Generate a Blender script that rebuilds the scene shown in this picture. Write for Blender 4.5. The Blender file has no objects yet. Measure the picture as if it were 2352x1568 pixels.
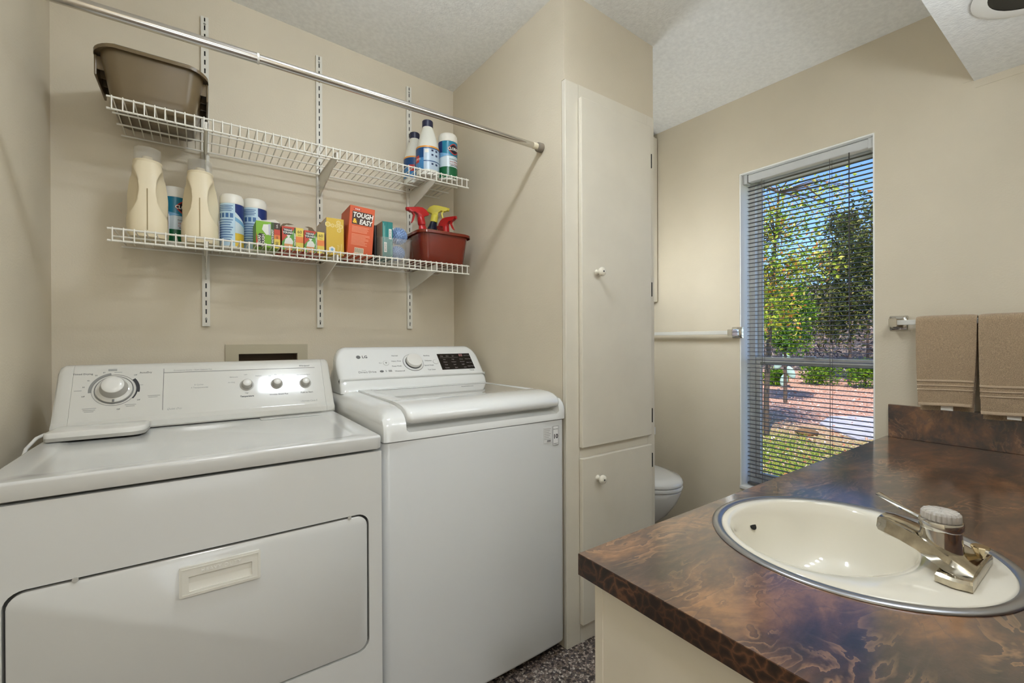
import bpy, bmesh, math, random
from mathutils import Vector, Matrix, noise
R = math.radians
random.seed(7)
scene = bpy.context.scene
col = scene.collection

# ------------------------------------------------------------------ camera, sky, sun, exposure
def make_camera():
    yaw, pitch, roll = R(35.1156), R(-0.1232), R(0.22735)
    f = Vector((math.sin(yaw)*math.cos(pitch), math.cos(yaw)*math.cos(pitch), math.sin(pitch)))
    r = Vector((math.cos(yaw), -math.sin(yaw), 0)); d = -r.cross(f)
    c, s = math.cos(roll), math.sin(roll)
    rr = c*r + s*d; dd = -s*r + c*d
    m = Matrix((rr, -dd, -f)).transposed().to_4x4(); m.translation = (0, 0, 1.14)
    cam = bpy.data.cameras.new('camera'); cam.sensor_width = 36; cam.lens = 1017.34/2352*36
    cam.clip_start = 0.01; cam.clip_end = 300
    o = bpy.data.objects.new('camera', cam); col.objects.link(o); o.matrix_world = m
    scene.camera = o
make_camera()
SUN_EL, SUN_AZ = 50, 200
w = bpy.data.worlds.new('sky'); scene.world = w; w.use_nodes = True
wn = w.node_tree; bg = wn.nodes['Background']
sky = wn.nodes.new('ShaderNodeTexSky'); sky.sky_type = 'NISHITA'; sky.sun_disc = False
sky.sun_elevation = R(SUN_EL); sky.sun_rotation = R(SUN_AZ); sky.air_density = 0.6; sky.dust_density = 0.0; sky.ozone_density = 6.0; sky.altitude = 1500
wn.links.new(sky.outputs[0], bg.inputs[0]); bg.inputs[1].default_value = 0.37
sun = bpy.data.lights.new('sun', 'SUN'); sun.energy = 5.0; sun.angle = R(0.6); sun.color = (1, .95, .86)
so = bpy.data.objects.new('sun', sun); col.objects.link(so)
so.rotation_euler = Vector((.52, .22, -.80)).to_track_quat('-Z', 'Y').to_euler()
scene.view_settings.view_transform = 'Standard'; scene.view_settings.look = 'None'
scene.view_settings.gamma = 1; scene.view_settings.use_curve_mapping = False
scene.view_settings.exposure = 0.24
def area(name, loc, target, sx, sy, power, color):
    l = bpy.data.lights.new(name, 'AREA'); l.shape = 'RECTANGLE'; l.size = sx; l.size_y = sy; l.energy = power; l.color = color
    o = bpy.data.objects.new(name, l); col.objects.link(o); o.location = loc
    o.rotation_euler = (Vector(target)-Vector(loc)).to_track_quat('-Z', 'Y').to_euler()
    return o
CEIL_LAMP = (.455, .86)
NOOK_FILL_GLOW = 26
LAMP_GLOW, GLOBE_GLOW = 84, 27
area('rear_fill', (0.02, -1.585, 1.02), (0.02, 0, 1.10), .8, 1.9, 7, (.95, .98, 1))  # unseen fill light added behind the camera to even out the room
area('hall_fill', (0.02, -1.0, 2.33), (0.02, -.9, 0), .3, .3, 13, (.96, .98, 1))  # unseen lamp light added in the hall to flatten the lighting

# ------------------------------------------------------------------ materials
def lin(c): return tuple(((v/255)/12.92 if v/255 <= .04045 else ((v/255+.055)/1.055)**2.4) for v in c) + (1,)
MATS = {}
def mat(name, rgb, rough=.5, metal=0, var=0, vscale=20, bump=0, bscale=100, spec=.5, coat=0, trans=0, ior=1.45, alpha=1, sheen=0, detail=3):
    if name in MATS: return MATS[name]
    m = bpy.data.materials.new(name); m.use_nodes = True; nt = m.node_tree; b = nt.nodes['Principled BSDF']
    b.inputs['Base Color'].default_value = lin(rgb); b.inputs['Roughness'].default_value = rough; b.inputs['Metallic'].default_value = metal
    b.inputs['Specular IOR Level'].default_value = spec; b.inputs['Coat Weight'].default_value = coat; b.inputs['Coat Roughness'].default_value = .05
    b.inputs['Transmission Weight'].default_value = trans; b.inputs['IOR'].default_value = ior; b.inputs['Alpha'].default_value = alpha
    b.inputs['Sheen Weight'].default_value = sheen
    if var or bump:
        tc = nt.nodes.new('ShaderNodeTexCoord')
    if var:
        n = nt.nodes.new('ShaderNodeTexNoise'); n.inputs['Scale'].default_value = vscale; n.inputs['Detail'].default_value = 4
        nt.links.new(tc.outputs['Object'], n.inputs['Vector'])
        r = nt.nodes.new('ShaderNodeValToRGB'); e = r.color_ramp.elements
        e[0].position = .3; e[1].position = .7
        e[0].color = lin([max(0, v*(1-var)) for v in rgb]); e[1].color = lin([min(255, v*(1+var*.6)) for v in rgb])
        nt.links.new(n.outputs['Fac'], r.inputs[0]); nt.links.new(r.outputs[0], b.inputs['Base Color'])
    if bump:
        n = nt.nodes.new('ShaderNodeTexNoise'); n.inputs['Scale'].default_value = bscale; n.inputs['Detail'].default_value = detail
        nt.links.new(tc.outputs['Object'], n.inputs['Vector'])
        bp = nt.nodes.new('ShaderNodeBump'); bp.inputs['Strength'].default_value = bump; bp.inputs['Distance'].default_value = .002
        nt.links.new(n.outputs['Fac'], bp.inputs['Height']); nt.links.new(bp.outputs[0], b.inputs['Normal'])
    MATS[name] = m; return m
def emis(name, rgb, strength):
    m = bpy.data.materials.new(name); m.use_nodes = True; b = m.node_tree.nodes['Principled BSDF']
    b.inputs['Base Color'].default_value = lin(rgb); b.inputs['Emission Color'].default_value = lin(rgb); b.inputs['Emission Strength'].default_value = strength
    return m
WALL = mat('wall_paint', (217, 206, 184), .75, var=.02, vscale=3, bump=.25, bscale=160)
CABP = mat('cabinet_paint', (227, 220, 204), .45, var=.015, vscale=8, bump=.06, bscale=60)
CEIL = mat('ceiling_popcorn', (243, 243, 240), .9, var=.03, vscale=60, bump=.9, bscale=130)
ENAMEL = mat('white_enamel', (228, 227, 222), .16, spec=.5, coat=.4)
PLASTIC_W = mat('white_plastic', (226, 224, 217), .22, coat=.3)
PLASTIC_G = mat('grey_plastic', (176, 173, 165), .35)
WHITE_COAT = mat('white_vinyl_coat', (232, 228, 216), .4)
STRIP = mat('white_steel', (226, 222, 210), .4)
BLACK = mat('black', (12, 12, 12), .4)
DARKGAP = mat('dark_gap', (30, 29, 27), .8)
INK = mat('grey_ink', (105, 105, 104), .5)
INK_D = mat('dark_ink', (50, 50, 52), .5)
INK_L = mat('light_ink', (160, 160, 156), .5)
CHROME = mat('chrome', (215, 213, 208), .07, 1)
BRASSY = mat('worn_chrome', (205, 196, 178), .10, 1, var=.12, vscale=60)
STEEL = mat('steel_rim', (178, 180, 186), .3, 1)
PORC = mat('porcelain', (240, 234, 218), .08, coat=.5)
PORC_W = mat('porcelain_white', (232, 232, 230), .08, coat=.5)
GLASS = mat('window_glass', (255, 255, 255), .0, trans=1, ior=1.0, spec=.2)
CLEAR = mat('clear_plastic', (226, 222, 214), .05, alpha=.13, coat=.5)
RODM = mat('rod_metal', (208, 204, 198), .16, 1)
RUBBER = mat('grey_rubber', (128, 118, 104), .7)
WHITE = mat('print_white', (238, 234, 224), .5)
CARD = mat('cardboard', (122, 104, 78), .8, var=.05, vscale=60)

def floor_mat():
    m = bpy.data.materials.new('pebble_vinyl'); m.use_nodes = True; nt = m.node_tree; b = nt.nodes['Principled BSDF']
    tc = nt.nodes.new('ShaderNodeTexCoord'); v = nt.nodes.new('ShaderNodeTexVoronoi'); v.inputs['Scale'].default_value = 120
    v.distance = 'CHEBYCHEV'
    nt.links.new(tc.outputs['Object'], v.inputs['Vector'])
    sep = nt.nodes.new('ShaderNodeSeparateColor'); nt.links.new(v.outputs['Color'], sep.inputs[0])
    r = nt.nodes.new('ShaderNodeValToRGB'); r.color_ramp.interpolation = 'CONSTANT'; e = r.color_ramp.elements
    for i, (p, c) in enumerate([(0, (58, 50, 48)), (.15, (150, 134, 124)), (.35, (110, 98, 94)), (.5, (186, 172, 160)), (.68, (128, 112, 98)), (.8, (205, 196, 184)), (.9, (84, 76, 78))]):
        el = e[i] if i < 2 else e.new(p); el.position = p; el.color = lin(c)
    nt.links.new(sep.outputs[0], r.inputs[0])
    v2 = nt.nodes.new('ShaderNodeTexVoronoi'); v2.feature = 'DISTANCE_TO_EDGE'; v2.inputs['Scale'].default_value = 120
    nt.links.new(tc.outputs['Object'], v2.inputs['Vector'])
    mp = nt.nodes.new('ShaderNodeMapRange'); mp.inputs[1].default_value = .0; mp.inputs[2].default_value = .12
    nt.links.new(v2.outputs['Distance'], mp.inputs[0])
    mx = nt.nodes.new('ShaderNodeMix'); mx.data_type = 'RGBA'; mx.inputs[6].default_value = lin((50, 43, 40))
    nt.links.new(mp.outputs[0], mx.inputs[0]); nt.links.new(r.outputs[0], mx.inputs[7]); nt.links.new(mx.outputs[2], b.inputs['Base Color'])
    b.inputs['Roughness'].default_value = .5
    return m
def laminate():
    m = bpy.data.materials.new('brown_slate_laminate'); m.use_nodes = True; nt = m.node_tree; b = nt.nodes['Principled BSDF']
    L = nt.links.new; N = nt.nodes.new
    def ramp(src, stops):
        r = N('ShaderNodeValToRGB'); e = r.color_ramp.elements
        for i, (p, c) in enumerate(stops):
            el = e[i] if i < 2 else e.new(p); el.position = p; el.color = lin(c) if len(c) == 3 else c
        L(src, r.inputs[0]); return r.outputs[0]
    def math_(op, a, bb, c=None):
        n = N('ShaderNodeMath'); n.operation = op
        for i, v in enumerate((a, bb, c)):
            if v is None: continue
            if isinstance(v, (int, float)): n.inputs[i].default_value = v
            else: L(v, n.inputs[i])
        return n.outputs[0]
    def noise_(vec, sc, det, dist=0, ro=.55):
        n = N('ShaderNodeTexNoise'); n.inputs['Scale'].default_value = sc; n.inputs['Detail'].default_value = det; n.inputs['Distortion'].default_value = dist; n.inputs['Roughness'].default_value = ro; L(vec, n.inputs['Vector']); return n.outputs['Fac']
    tc = N('ShaderNodeTexCoord').outputs['Object']
    mp = N('ShaderNodeMapping'); mp.inputs['Rotation'].default_value = (.25, .2, .75); mp.inputs['Scale'].default_value = (.75, 1.6, 1.2); L(tc, mp.inputs[0]); v = mp.outputs[0]
    big = noise_(v, 3.2, 3, .6); mid = noise_(v, 8, 8, .9, .62); fine = noise_(v, 60, 5)
    base = ramp(math_('MULTIPLY_ADD', fine, .14, math_('MULTIPLY_ADD', big, .5, math_('MULTIPLY', mid, .5))), [(.43, (30, 20, 18)), (.50, (54, 35, 29)), (.56, (82, 53, 40)), (.62, (112, 75, 50)), (.70, (150, 104, 66))])
    # layered slate: contour steps of a noise field, each with a pale lip and a darker lee
    layer = noise_(v, 6.5, 5.5, .6, .52)
    fr = math_('FRACT', math_('MULTIPLY', layer, 11), 0)
    lip = ramp(fr, [(0, (0, 0, 0, 1)), (.60, (0, 0, 0, 1)), (.97, (1, 1, 1, 1)), (1, (.6, .6, .6, 1))]); lee = ramp(fr, [(0, (1, 1, 1, 1)), (.22, (.0, .0, .0, 1))])
    mk = ramp(noise_(v, 5, 3), [(.46, (0, 0, 0, 1)), (.62, (1, 1, 1, 1))])
    mx = N('ShaderNodeMix'); mx.data_type = 'RGBA'; mx.inputs[7].default_value = lin((186, 140, 100)); L(math_('MULTIPLY', math_('MULTIPLY', lip, mk), .5), mx.inputs[0]); L(base, mx.inputs[6])
    mx2 = N('ShaderNodeMix'); mx2.data_type = 'RGBA'; mx2.inputs[7].default_value = lin((72, 52, 50)); L(math_('MULTIPLY', lee, .5), mx2.inputs[0]); L(mx.outputs[2], mx2.inputs[6])
    L(mx2.outputs[2], b.inputs['Base Color']); b.inputs['Roughness'].default_value = .3; b.inputs['Specular IOR Level'].default_value = .6
    b.inputs['Coat Weight'].default_value = 1; b.inputs['Coat IOR'].default_value = 1.75; b.inputs['Coat Roughness'].default_value = .10
    bp = N('ShaderNodeBump'); bp.inputs['Strength'].default_value = .10; bp.inputs['Distance'].default_value = .001
    L(noise_(tc, 220, 3), bp.inputs['Height']); L(bp.outputs[0], b.inputs['Normal']); L(bp.outputs[0], b.inputs['Coat Normal'])
    return m
def edge_laminate():
    m = bpy.data.materials.new('tortoise_laminate'); m.use_nodes = True; nt = m.node_tree; b = nt.nodes['Principled BSDF']
    L = nt.links.new; N = nt.nodes.new
    tc = N('ShaderNodeTexCoord'); nd = N('ShaderNodeTexNoise'); nd.inputs['Scale'].default_value = 18; nd.inputs['Detail'].default_value = 5; L(tc.outputs['Object'], nd.inputs['Vector'])
    vm = N('ShaderNodeVectorMath'); vm.operation = 'MULTIPLY_ADD'; vm.inputs[1].default_value = (.05, .05, .05); L(nd.outputs['Color'], vm.inputs[0]); L(tc.outputs['Object'], vm.inputs[2])
    v = N('ShaderNodeTexVoronoi'); v.feature = 'DISTANCE_TO_EDGE'; v.inputs['Scale'].default_value = 52; L(vm.outputs[0], v.inputs['Vector'])
    n2 = N('ShaderNodeTexNoise'); n2.inputs['Scale'].default_value = 10; n2.inputs['Detail'].default_value = 4; L(tc.outputs['Object'], n2.inputs['Vector'])
    ad = N('ShaderNodeMath'); ad.operation = 'MULTIPLY_ADD'; ad.inputs[1].default_value = -.5; L(n2.outputs['Fac'], ad.inputs[0])
    L(v.outputs['Distance'], ad.inputs[2])
    r = N('ShaderNodeValToRGB'); e = r.color_ramp.elements
    for i, (p, c) in enumerate([(-.0, (104, 70, 48)), (.05, (80, 54, 38)), (.14, (56, 38, 29)), (.32, (38, 27, 22))]):
        el = e[i] if i < 2 else e.new(p); el.position = p; el.color = lin(c)
    o = N('ShaderNodeMath'); o.operation = 'ADD'; o.inputs[1].default_value = .26; L(ad.outputs[0], o.inputs[0]); L(o.outputs[0], r.inputs[0])
    L(r.outputs[0], b.inputs['Base Color']); b.inputs['Roughness'].default_value = .3
    return m
def terry(name, rgb):
    m = mat(name, rgb, .95, var=.16, vscale=420, bump=1.0, bscale=520, sheen=.3)
    return m
FLOOR = floor_mat(); LAM = laminate(); LAME = edge_laminate()

# ------------------------------------------------------------------ mesh helpers
def link(o, parent=None):
    col.objects.link(o)
    if parent is not None: o.parent = parent
    return o
def obj(name, bm, m, parent=None, smooth=None, loc=None):
    me = bpy.data.meshes.new(name); bmesh.ops.recalc_face_normals(bm, faces=bm.faces[:]); bm.to_mesh(me); bm.free()
    for x in (m if isinstance(m, (list, tuple)) else [m]): me.materials.append(x)
    if smooth is not None:
        me.polygons.foreach_set('use_smooth', [True]*len(me.polygons)); me.set_sharp_from_angle(angle=R(smooth))
    o = bpy.data.objects.new(name, me); link(o, parent)
    if loc: o.location = loc
    return o
def pyobj(name, verts, faces, m, parent=None, smooth=None, mi=None, recalc=False):
    me = bpy.data.meshes.new(name); me.from_pydata(verts, [], faces)
    for x in (m if isinstance(m, (list, tuple)) else [m]): me.materials.append(x)
    if mi: me.polygons.foreach_set('material_index', mi)
    if smooth is not None:
        me.polygons.foreach_set('use_smooth', [True]*len(me.polygons)); me.set_sharp_from_angle(angle=R(smooth))
    me.update()
    return link(bpy.data.objects.new(name, me), parent)
def tag(o, label, cat, group=None):
    o['label'] = label; o['category'] = cat
    if group: o['group'] = group
    return o
def thing(name, label, cat, loc=(0, 0, 0), rz=0, group=None):
    o = bpy.data.objects.new(name, None); link(o); o.empty_display_size = .05
    o.location = loc; o.rotation_euler = (0, 0, rz)
    return tag(o, label, cat, group)
def struct(o): o['kind'] = 'structure'; return o
def copy(o, name=None, parent=None, loc=None):
    c = bpy.data.objects.new(name or o.name.split('.')[0], o.data); link(c, parent or o.parent)
    c.matrix_basis = o.matrix_basis.copy()
    if loc: c.location = loc
    return c
def BM(): return bmesh.new()
def box(bm, x0, x1, y0, y1, z0, z1, bev=0, seg=2, edges=None):
    vs = [bm.verts.new((x, y, z)) for x in (x0, x1) for y in (y0, y1) for z in (z0, z1)]
    F = [bm.faces.new([vs[i] for i in f]) for f in ((0, 1, 3, 2), (4, 6, 7, 5), (0, 4, 5, 1), (2, 3, 7, 6), (0, 2, 6, 4), (1, 5, 7, 3))]
    if bev:
        es = set(e for f in F for e in f.edges)
        if edges: es = [e for e in es if edges(e)]
        bmesh.ops.bevel(bm, geom=list(es), offset=bev, segments=seg, affect='EDGES', profile=.5)
    return bm
def bx(*a, **k): return box(BM(), *a, **k)
def loft(bm, rings, close=True, cap0=True, cap1=True):
    vr = [[bm.verts.new(p) for p in r] for r in rings]; n = len(rings[0])
    for a, b in zip(vr, vr[1:]):
        for i in range(n if close else n-1):
            j = (i+1) % n; bm.faces.new((a[i], a[j], b[j], b[i]))
    if cap0: bm.faces.new(vr[0][::-1])
    if cap1: bm.faces.new(vr[-1])
    return bm
def lathe(bm, prof, c=(0, 0, 0), n=32, sx=1, sy=1, caps=True):
    rings = [[(c[0]+r*sx*math.cos(2*math.pi*i/n), c[1]+r*sy*math.sin(2*math.pi*i/n), c[2]+z) for i in range(n)] for r, z in prof]
    return loft(bm, rings, True, caps, caps)
def tube(bm, pts, r, n=8, caps=True):
    pts = [Vector(p) for p in pts]; rings = []
    t0 = (pts[1]-pts[0]).normalized(); u = t0.orthogonal().normalized()
    for i, p in enumerate(pts):
        a = pts[max(i-1, 0)]; b = pts[min(i+1, len(pts)-1)]; t = (b-a).normalized()
        u = (u - t*u.dot(t)).normalized(); v = t.cross(u)
        rr = r[i] if isinstance(r, (list, tuple)) else r
        rings.append([p + (u*math.cos(2*math.pi*k/n)+v*math.sin(2*math.pi*k/n))*rr for k in range(n)])
    return loft(bm, rings, True, caps, caps)
def prism_x(bm, prof, x0, x1):      # profile (y,z) extruded along x
    return loft(bm, [[(x0, y, z) for y, z in prof], [(x1, y, z) for y, z in prof]])
def rrect(x0, x1, z0, z1, r, n=6):   # rounded rectangle loop, r scalar or 4 radii (bl, br, tr, tl)
    rs = r if isinstance(r, (list, tuple)) else [r]*4
    out = []
    for (cx, cz, a0), q in zip(((x0, z0, 180), (x1, z0, 270), (x1, z1, 0), (x0, z1, 90)), rs):
        cx += q if cx == x0 else -q; cz += q if cz == z0 else -q
        for k in range(n+1):
            a = R(a0+90*k/n); out.append((cx+q*math.cos(a), cz+q*math.sin(a)))
    return out
def rect_ray(loop, x0, x1, z0, z1):   # project each loop point from the centre to an outer rectangle
    cx = (x0+x1)/2; cz = (z0+z1)/2; out = []
    for x, z in loop:
        dx, dz = x-cx, z-cz
        t = min((x1-cx)/abs(dx) if abs(dx) > 1e-9 else 1e9, (z1-cz)/abs(dz) if abs(dz) > 1e-9 else 1e9)
        out.append((cx+dx*t, cz+dz*t))
    return out
def plate_hole(bm, outer, inner, mk, d0, d1):   # ring plate between loops; mk(a,b,d)->xyz
    n = len(outer)
    g = [[bm.verts.new(mk(a, b, d)) for a, b in L] for L, d in ((outer, d0), (inner, d0), (inner, d1), (outer, d1))]
    for k in range(4):
        A, B = g[k], g[(k+1) % 4]
        for i in range(n):
            j = (i+1) % n
            if (Vector(A[i].co)-Vector(A[j].co)).length < 1e-7 and (Vector(B[i].co)-Vector(B[j].co)).length < 1e-7: continue
            bm.faces.new((A[i], A[j], B[j], B[i]))
    return bm
def xy(a, b, d): return (a, b, d)
def xz(a, b, d): return (a, d, b)
def yz(a, b, d): return (d, a, b)
_txt = {}
def text_mesh(s, size, ext=.0002, off=0, shear=0, align='CENTER', sp=1.0):
    cu = bpy.data.curves.new('t', 'FONT'); cu.body = s; cu.size = size; cu.extrude = ext; cu.offset = off; cu.shear = shear
    cu.align_x = align; cu.align_y = 'CENTER'; cu.space_character = sp; cu.resolution_u = 2
    o = bpy.data.objects.new('t', cu); col.objects.link(o)
    me = bpy.data.meshes.new_from_object(o.evaluated_get(bpy.context.evaluated_depsgraph_get()))
    bpy.data.objects.remove(o); bpy.data.curves.remove(cu)
    return me
def text(s, size, m, parent, origin, u=(1, 0, 0), v=(0, 0, 1), name='lettering', wrap=None, sx=1, **k):
    me = text_mesh(s, size, **k); me.name = name; me.materials.clear(); me.materials.append(m)
    u = Vector(u).normalized(); v = Vector(v).normalized(); nn = u.cross(v)
    o = bpy.data.objects.new(name, me)
    if wrap:       # wrap = (cx, cy, radius, a0): around a vertical cylinder
        cx, cy, r, a0 = wrap
        for q in me.vertices:
            a = a0 + q.co.x*sx/r; rr = r + q.co.z
            q.co = Vector((cx+rr*math.cos(a), cy+rr*math.sin(a), origin[2]+q.co.y))
        link(o, parent)
    else:
        if sx != 1:
            for q in me.vertices: q.co.x *= sx
        link(o, parent); mm = Matrix((u, v, nn)).transposed().to_4x4(); mm.translation = Vector(origin); o.matrix_local = mm
    return o
def slab_on(u, v, o, a0, a1, b0, b1, h):  # small raised rectangle on a slanted face
    u = Vector(u); v = Vector(v); nn = u.cross(v); o = Vector(o); bm = BM()
    loft(bm, [[o+u*a+v*b+nn*t for a, b in ((a0, b0), (a1, b0), (a1, b1), (a0, b1))] for t in (0, h)])
    return bm
def lathe_on(u, v, o, prof, n=32):
    u = Vector(u); v = Vector(v); nn = u.cross(v); o = Vector(o)
    return loft(BM(), [[o+(u*math.cos(2*math.pi*i/n)+v*math.sin(2*math.pi*i/n))*r+nn*z for i in range(n)] for r, z in prof])

# ================================================================== SETTING
def ceil_z(x, y): return 2.468 - .049*x + .019*y
def ceiling_slab(name, x0, x1, y0, y1):
    bm = BM(); loft(bm, [[(x0, y0, ceil_z(x0, y0)+t), (x1, y0, ceil_z(x1, y0)+t), (x1, y1, ceil_z(x1, y1)+t), (x0, y1, ceil_z(x0, y1)+t)] for t in (0, .15)])
    return struct(obj(name, bm, CEIL))
struct(obj('floor', bx(-.53, 2.39, -1.72, 2.22, -.1, 0), FLOOR))
ceiling_slab('ceiling', -.53, 2.39, -1.72, 2.22)
OX0, OX1, OZ0, OZ1 = .08, .38, .90, 1.128
def wall_back():
    bm = BM()
    for a in ((-.53, OX0+.044, 0, 2.35), (OX1-.039, 2.39, 0, 2.35), (OX0+.044, OX1-.039, 0, OZ0+.03), (OX0+.044, OX1-.039, OZ1-.037, 2.35)):
        box(bm, a[0], a[1], 2.094, 2.24, a[2], a[3])
    box(bm, -.53, 2.39, 2.2, 2.24, 0, 2.35); box(bm, -.53, 2.39, 2.094, 2.24, 2.35, 2.55)
    struct(obj('wall_back', bm, WALL))
wall_back()
struct(obj('wall_left', bx(-.53, -.407, -1.72, 2.094, 0, 2.55), WALL))
WY0, WY1, WZ0, WZ1 = .632, 1.191, .377, 1.990
def wall_window():
    bm = BM()
    box(bm, 2.27, 2.43, -.21, WY0, 0, 2.5); box(bm, 2.27, 2.43, WY1, 2.094, 0, 2.5)
    box(bm, 2.27, 2.43, WY0, WY1, 0, WZ0); box(bm, 2.27, 2.43, WY0, WY1, WZ1, 2.5)
    struct(obj('wall_window', bm, WALL))
wall_window()
struct(obj('wall_vanity', bx(.45, 2.27, -.21, -.09, 0, 2.5), WALL))
struct(obj('wall_hall', bx(.45, .57, -1.60, -.21, 0, 2.55), WALL))
struct(obj('wall_rear', bx(-.407, .57, -1.72, -1.60, 0, 2.55), WALL))
struct(obj('wall_closet', bx(1.098, 1.612, 1.237, 2.094, 0, 2.5), WALL))
struct(obj('wall_header', bx(1.098, 1.611, 1.2205, 1.237, 2.101, 2.5), WALL))
# plastered soffit above the vanity with popcorn underside
sb = bx(.57, 2.27, -.09, .345, 2.062, 2.5)
s = obj('wall_soffit', sb, [WALL, CEIL]); struct(s)
for p in s.data.polygons:
    if p.normal.z < -.5: p.material_index = 1
struct(obj('trim_1', bx(2.2685, 2.27, .342, .372, 2.066, 2.135), WALL))
struct(obj('trim_2', bx(2.2682, 2.27, -.08, .342, 2.036, 2.062), WALL))

# ---- window
win = bpy.data.objects.new('window_1', None); link(win); struct(win); win.location = (2.35, (WY0+WY1)/2, WZ0)
def W(name, bm, m, smooth=None):
    o = obj(name, bm, m, win, smooth); o.location = -Vector(win.location); return o
VINYL = mat('white_vinyl', (236, 236, 232), .3)
def window():
    # jamb lining
    bm = BM(); t = .006
    box(bm, 2.272, 2.429, WY1-t, WY1, WZ0, WZ1); box(bm, 2.272, 2.429, WY0, WY0+t, WZ0, WZ1); box(bm, 2.272, 2.429, WY0+t, WY1-t, WZ1-t, WZ1)
    W('jamb_lining', bm, mat('jamb_paint', (250, 250, 246), .5))
    W('sill', bx(2.262, 2.429, WY0+.001, WY1-.001, WZ0, WZ0+.016, bev=.003), VINYL)
    y0, y1, z0, z1 = WY0+.006, WY1-.006, WZ0+.016, WZ1-.006
    bm = BM()   # outer frame with stepped track
    for a in ((y1-.026, y1, z0, z1), (y0, y0+.012, z0, z1)): box(bm, 2.365, 2.425, *a)
    box(bm, 2.365, 2.425, y0+.012, y1-.026, z1-.02, z1); box(bm, 2.365, 2.425, y0+.012, y1-.026, z0, z0+.03)
    W('frame', bm, VINYL)
    zm = 1.038
    def sash(nm, xa, za, zb, side):
        ya, yb = y0+.012, y1-.026
        bm = BM()
        box(bm, xa, xa+.024, ya, ya+.008, za, zb, bev=.002); box(bm, xa, xa+.024, yb-side, yb, za, zb, bev=.002)
        box(bm, xa, xa+.024, ya+.008, yb-side, zb-.026, zb, bev=.002); box(bm, xa, xa+.024, ya+.008, yb-side, za, za+.026, bev=.002)
        W(nm, bm, VINYL)
        W('pane', bx(xa+.010, xa+.014, ya+.008, yb-side, za+.026, zb-.026), GLASS)
    sash('upper_sash', 2.396, zm-.026, z1-.02, .018)
    sash('lower_sash', 2.370, z0+.03, zm+.012, .022)
    W('sash_lock', bx(2.352, 2.372, .88, .93, zm+.012, zm+.022, bev=.003), VINYL)
window()

# ---- blind
SLAT_BACKLIT = mat('slat_backlit_grey', (84, 81, 80), .35)  # slats are white; the grey puts their backlit shade into the colour
def blind():
    yA, yB = WY0+.009, WY1-.022; xb = 2.312
    t = thing('window_blind', 'white mini blind hanging in the window, open slats darkened to look backlit', 'blind', (xb, (yA+yB)/2, WZ0+.02))
    off = -Vector(t.location)
    def P(n, bm, m, sm=None):
        o = obj(n, bm, m, t, sm); o.location = off; return o
    HR = mat('headrail', (206, 207, 205), .35)
    bm = BM(); prof = [(-.014, 0), (-.017, .003), (-.017, .034), (-.014, .037), (.014, .037), (.017, .034), (.017, 0)]
    loft(bm, [[(xb+a, y, WZ1-.046+b) for a, b in prof] for y in (yA+.012, yB-.012)]); P('headrail', bm, HR)
    for y in (yA-.001, yB-.006): P('mounting_bracket', bx(xb-.02, xb+.019, y, y+.02, WZ1-.052, WZ1-.007, bev=.002), HR)
    n = 7; wdt = .0095
    pr = [(wdt*(-1+2*i/(n-1)), .0024*(1-(-1+2*i/(n-1))**2)) for i in range(n)]
    vs = []; fs = []
    for y in (yA-off.y*0-(yA+yB)/2, yB-(yA+yB)/2):
        vs += [(a, y, b) for a, b in pr] + [(a, y, b-.0009) for a, b in pr]
    for i in range(n-1):
        fs += [(i, i+1, i+1+2*n, i+2*n), (n+i+1, n+i, 3*n+i, 3*n+i+1)]
    fs += [(0, 2*n, 3*n, n), (n-1, 2*n-1, 4*n-1, 3*n-1)]
    z = WZ1-.068; first = None; k = 0
    tilt = R(0)
    while z > WZ0+.045:
        if first is None:
            o = pyobj('slat', vs, fs, SLAT_BACKLIT, t, 60); first = o
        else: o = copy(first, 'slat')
        o.location = (0, 0, z-t.location.z); o.rotation_euler = (0, tilt+random.uniform(-.008, .008), random.uniform(-.0012, .0012))
        z -= .0206; k += 1
    P('bottom_rail', bx(xb-.012, xb+.012, yA, yB, WZ0+.022, WZ0+.034, bev=.003), SLAT_BACKLIT)
    CORD = mat('cord', (120, 114, 108), .8)
    for y in (yB-.075, yA+.16):
        for dx in (-.0135, .0135, 0):
            P('ladder_cord', tube(BM(), [(xb+dx, y+(.004 if dx == 0 else 0), WZ0+.034), (xb+dx, y+(.004 if dx == 0 else 0), WZ1-.046)], .0008, 5), CORD)
    P('tilt_wand', tube(BM(), [(xb-.021, yA+.085, 1.16), (xb-.021, yA+.085, WZ1-.046)], .0022, 6), mat('wand', (70, 66, 62), .3))
    P('pull_tassel', lathe(BM(), [(.002, .03), (.006, .01), (.007, 0), (.004, -.006)], (xb-.021, yA+.085, 1.135), 10), mat('wand', (70, 66, 62), .3), 40)
blind()

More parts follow.
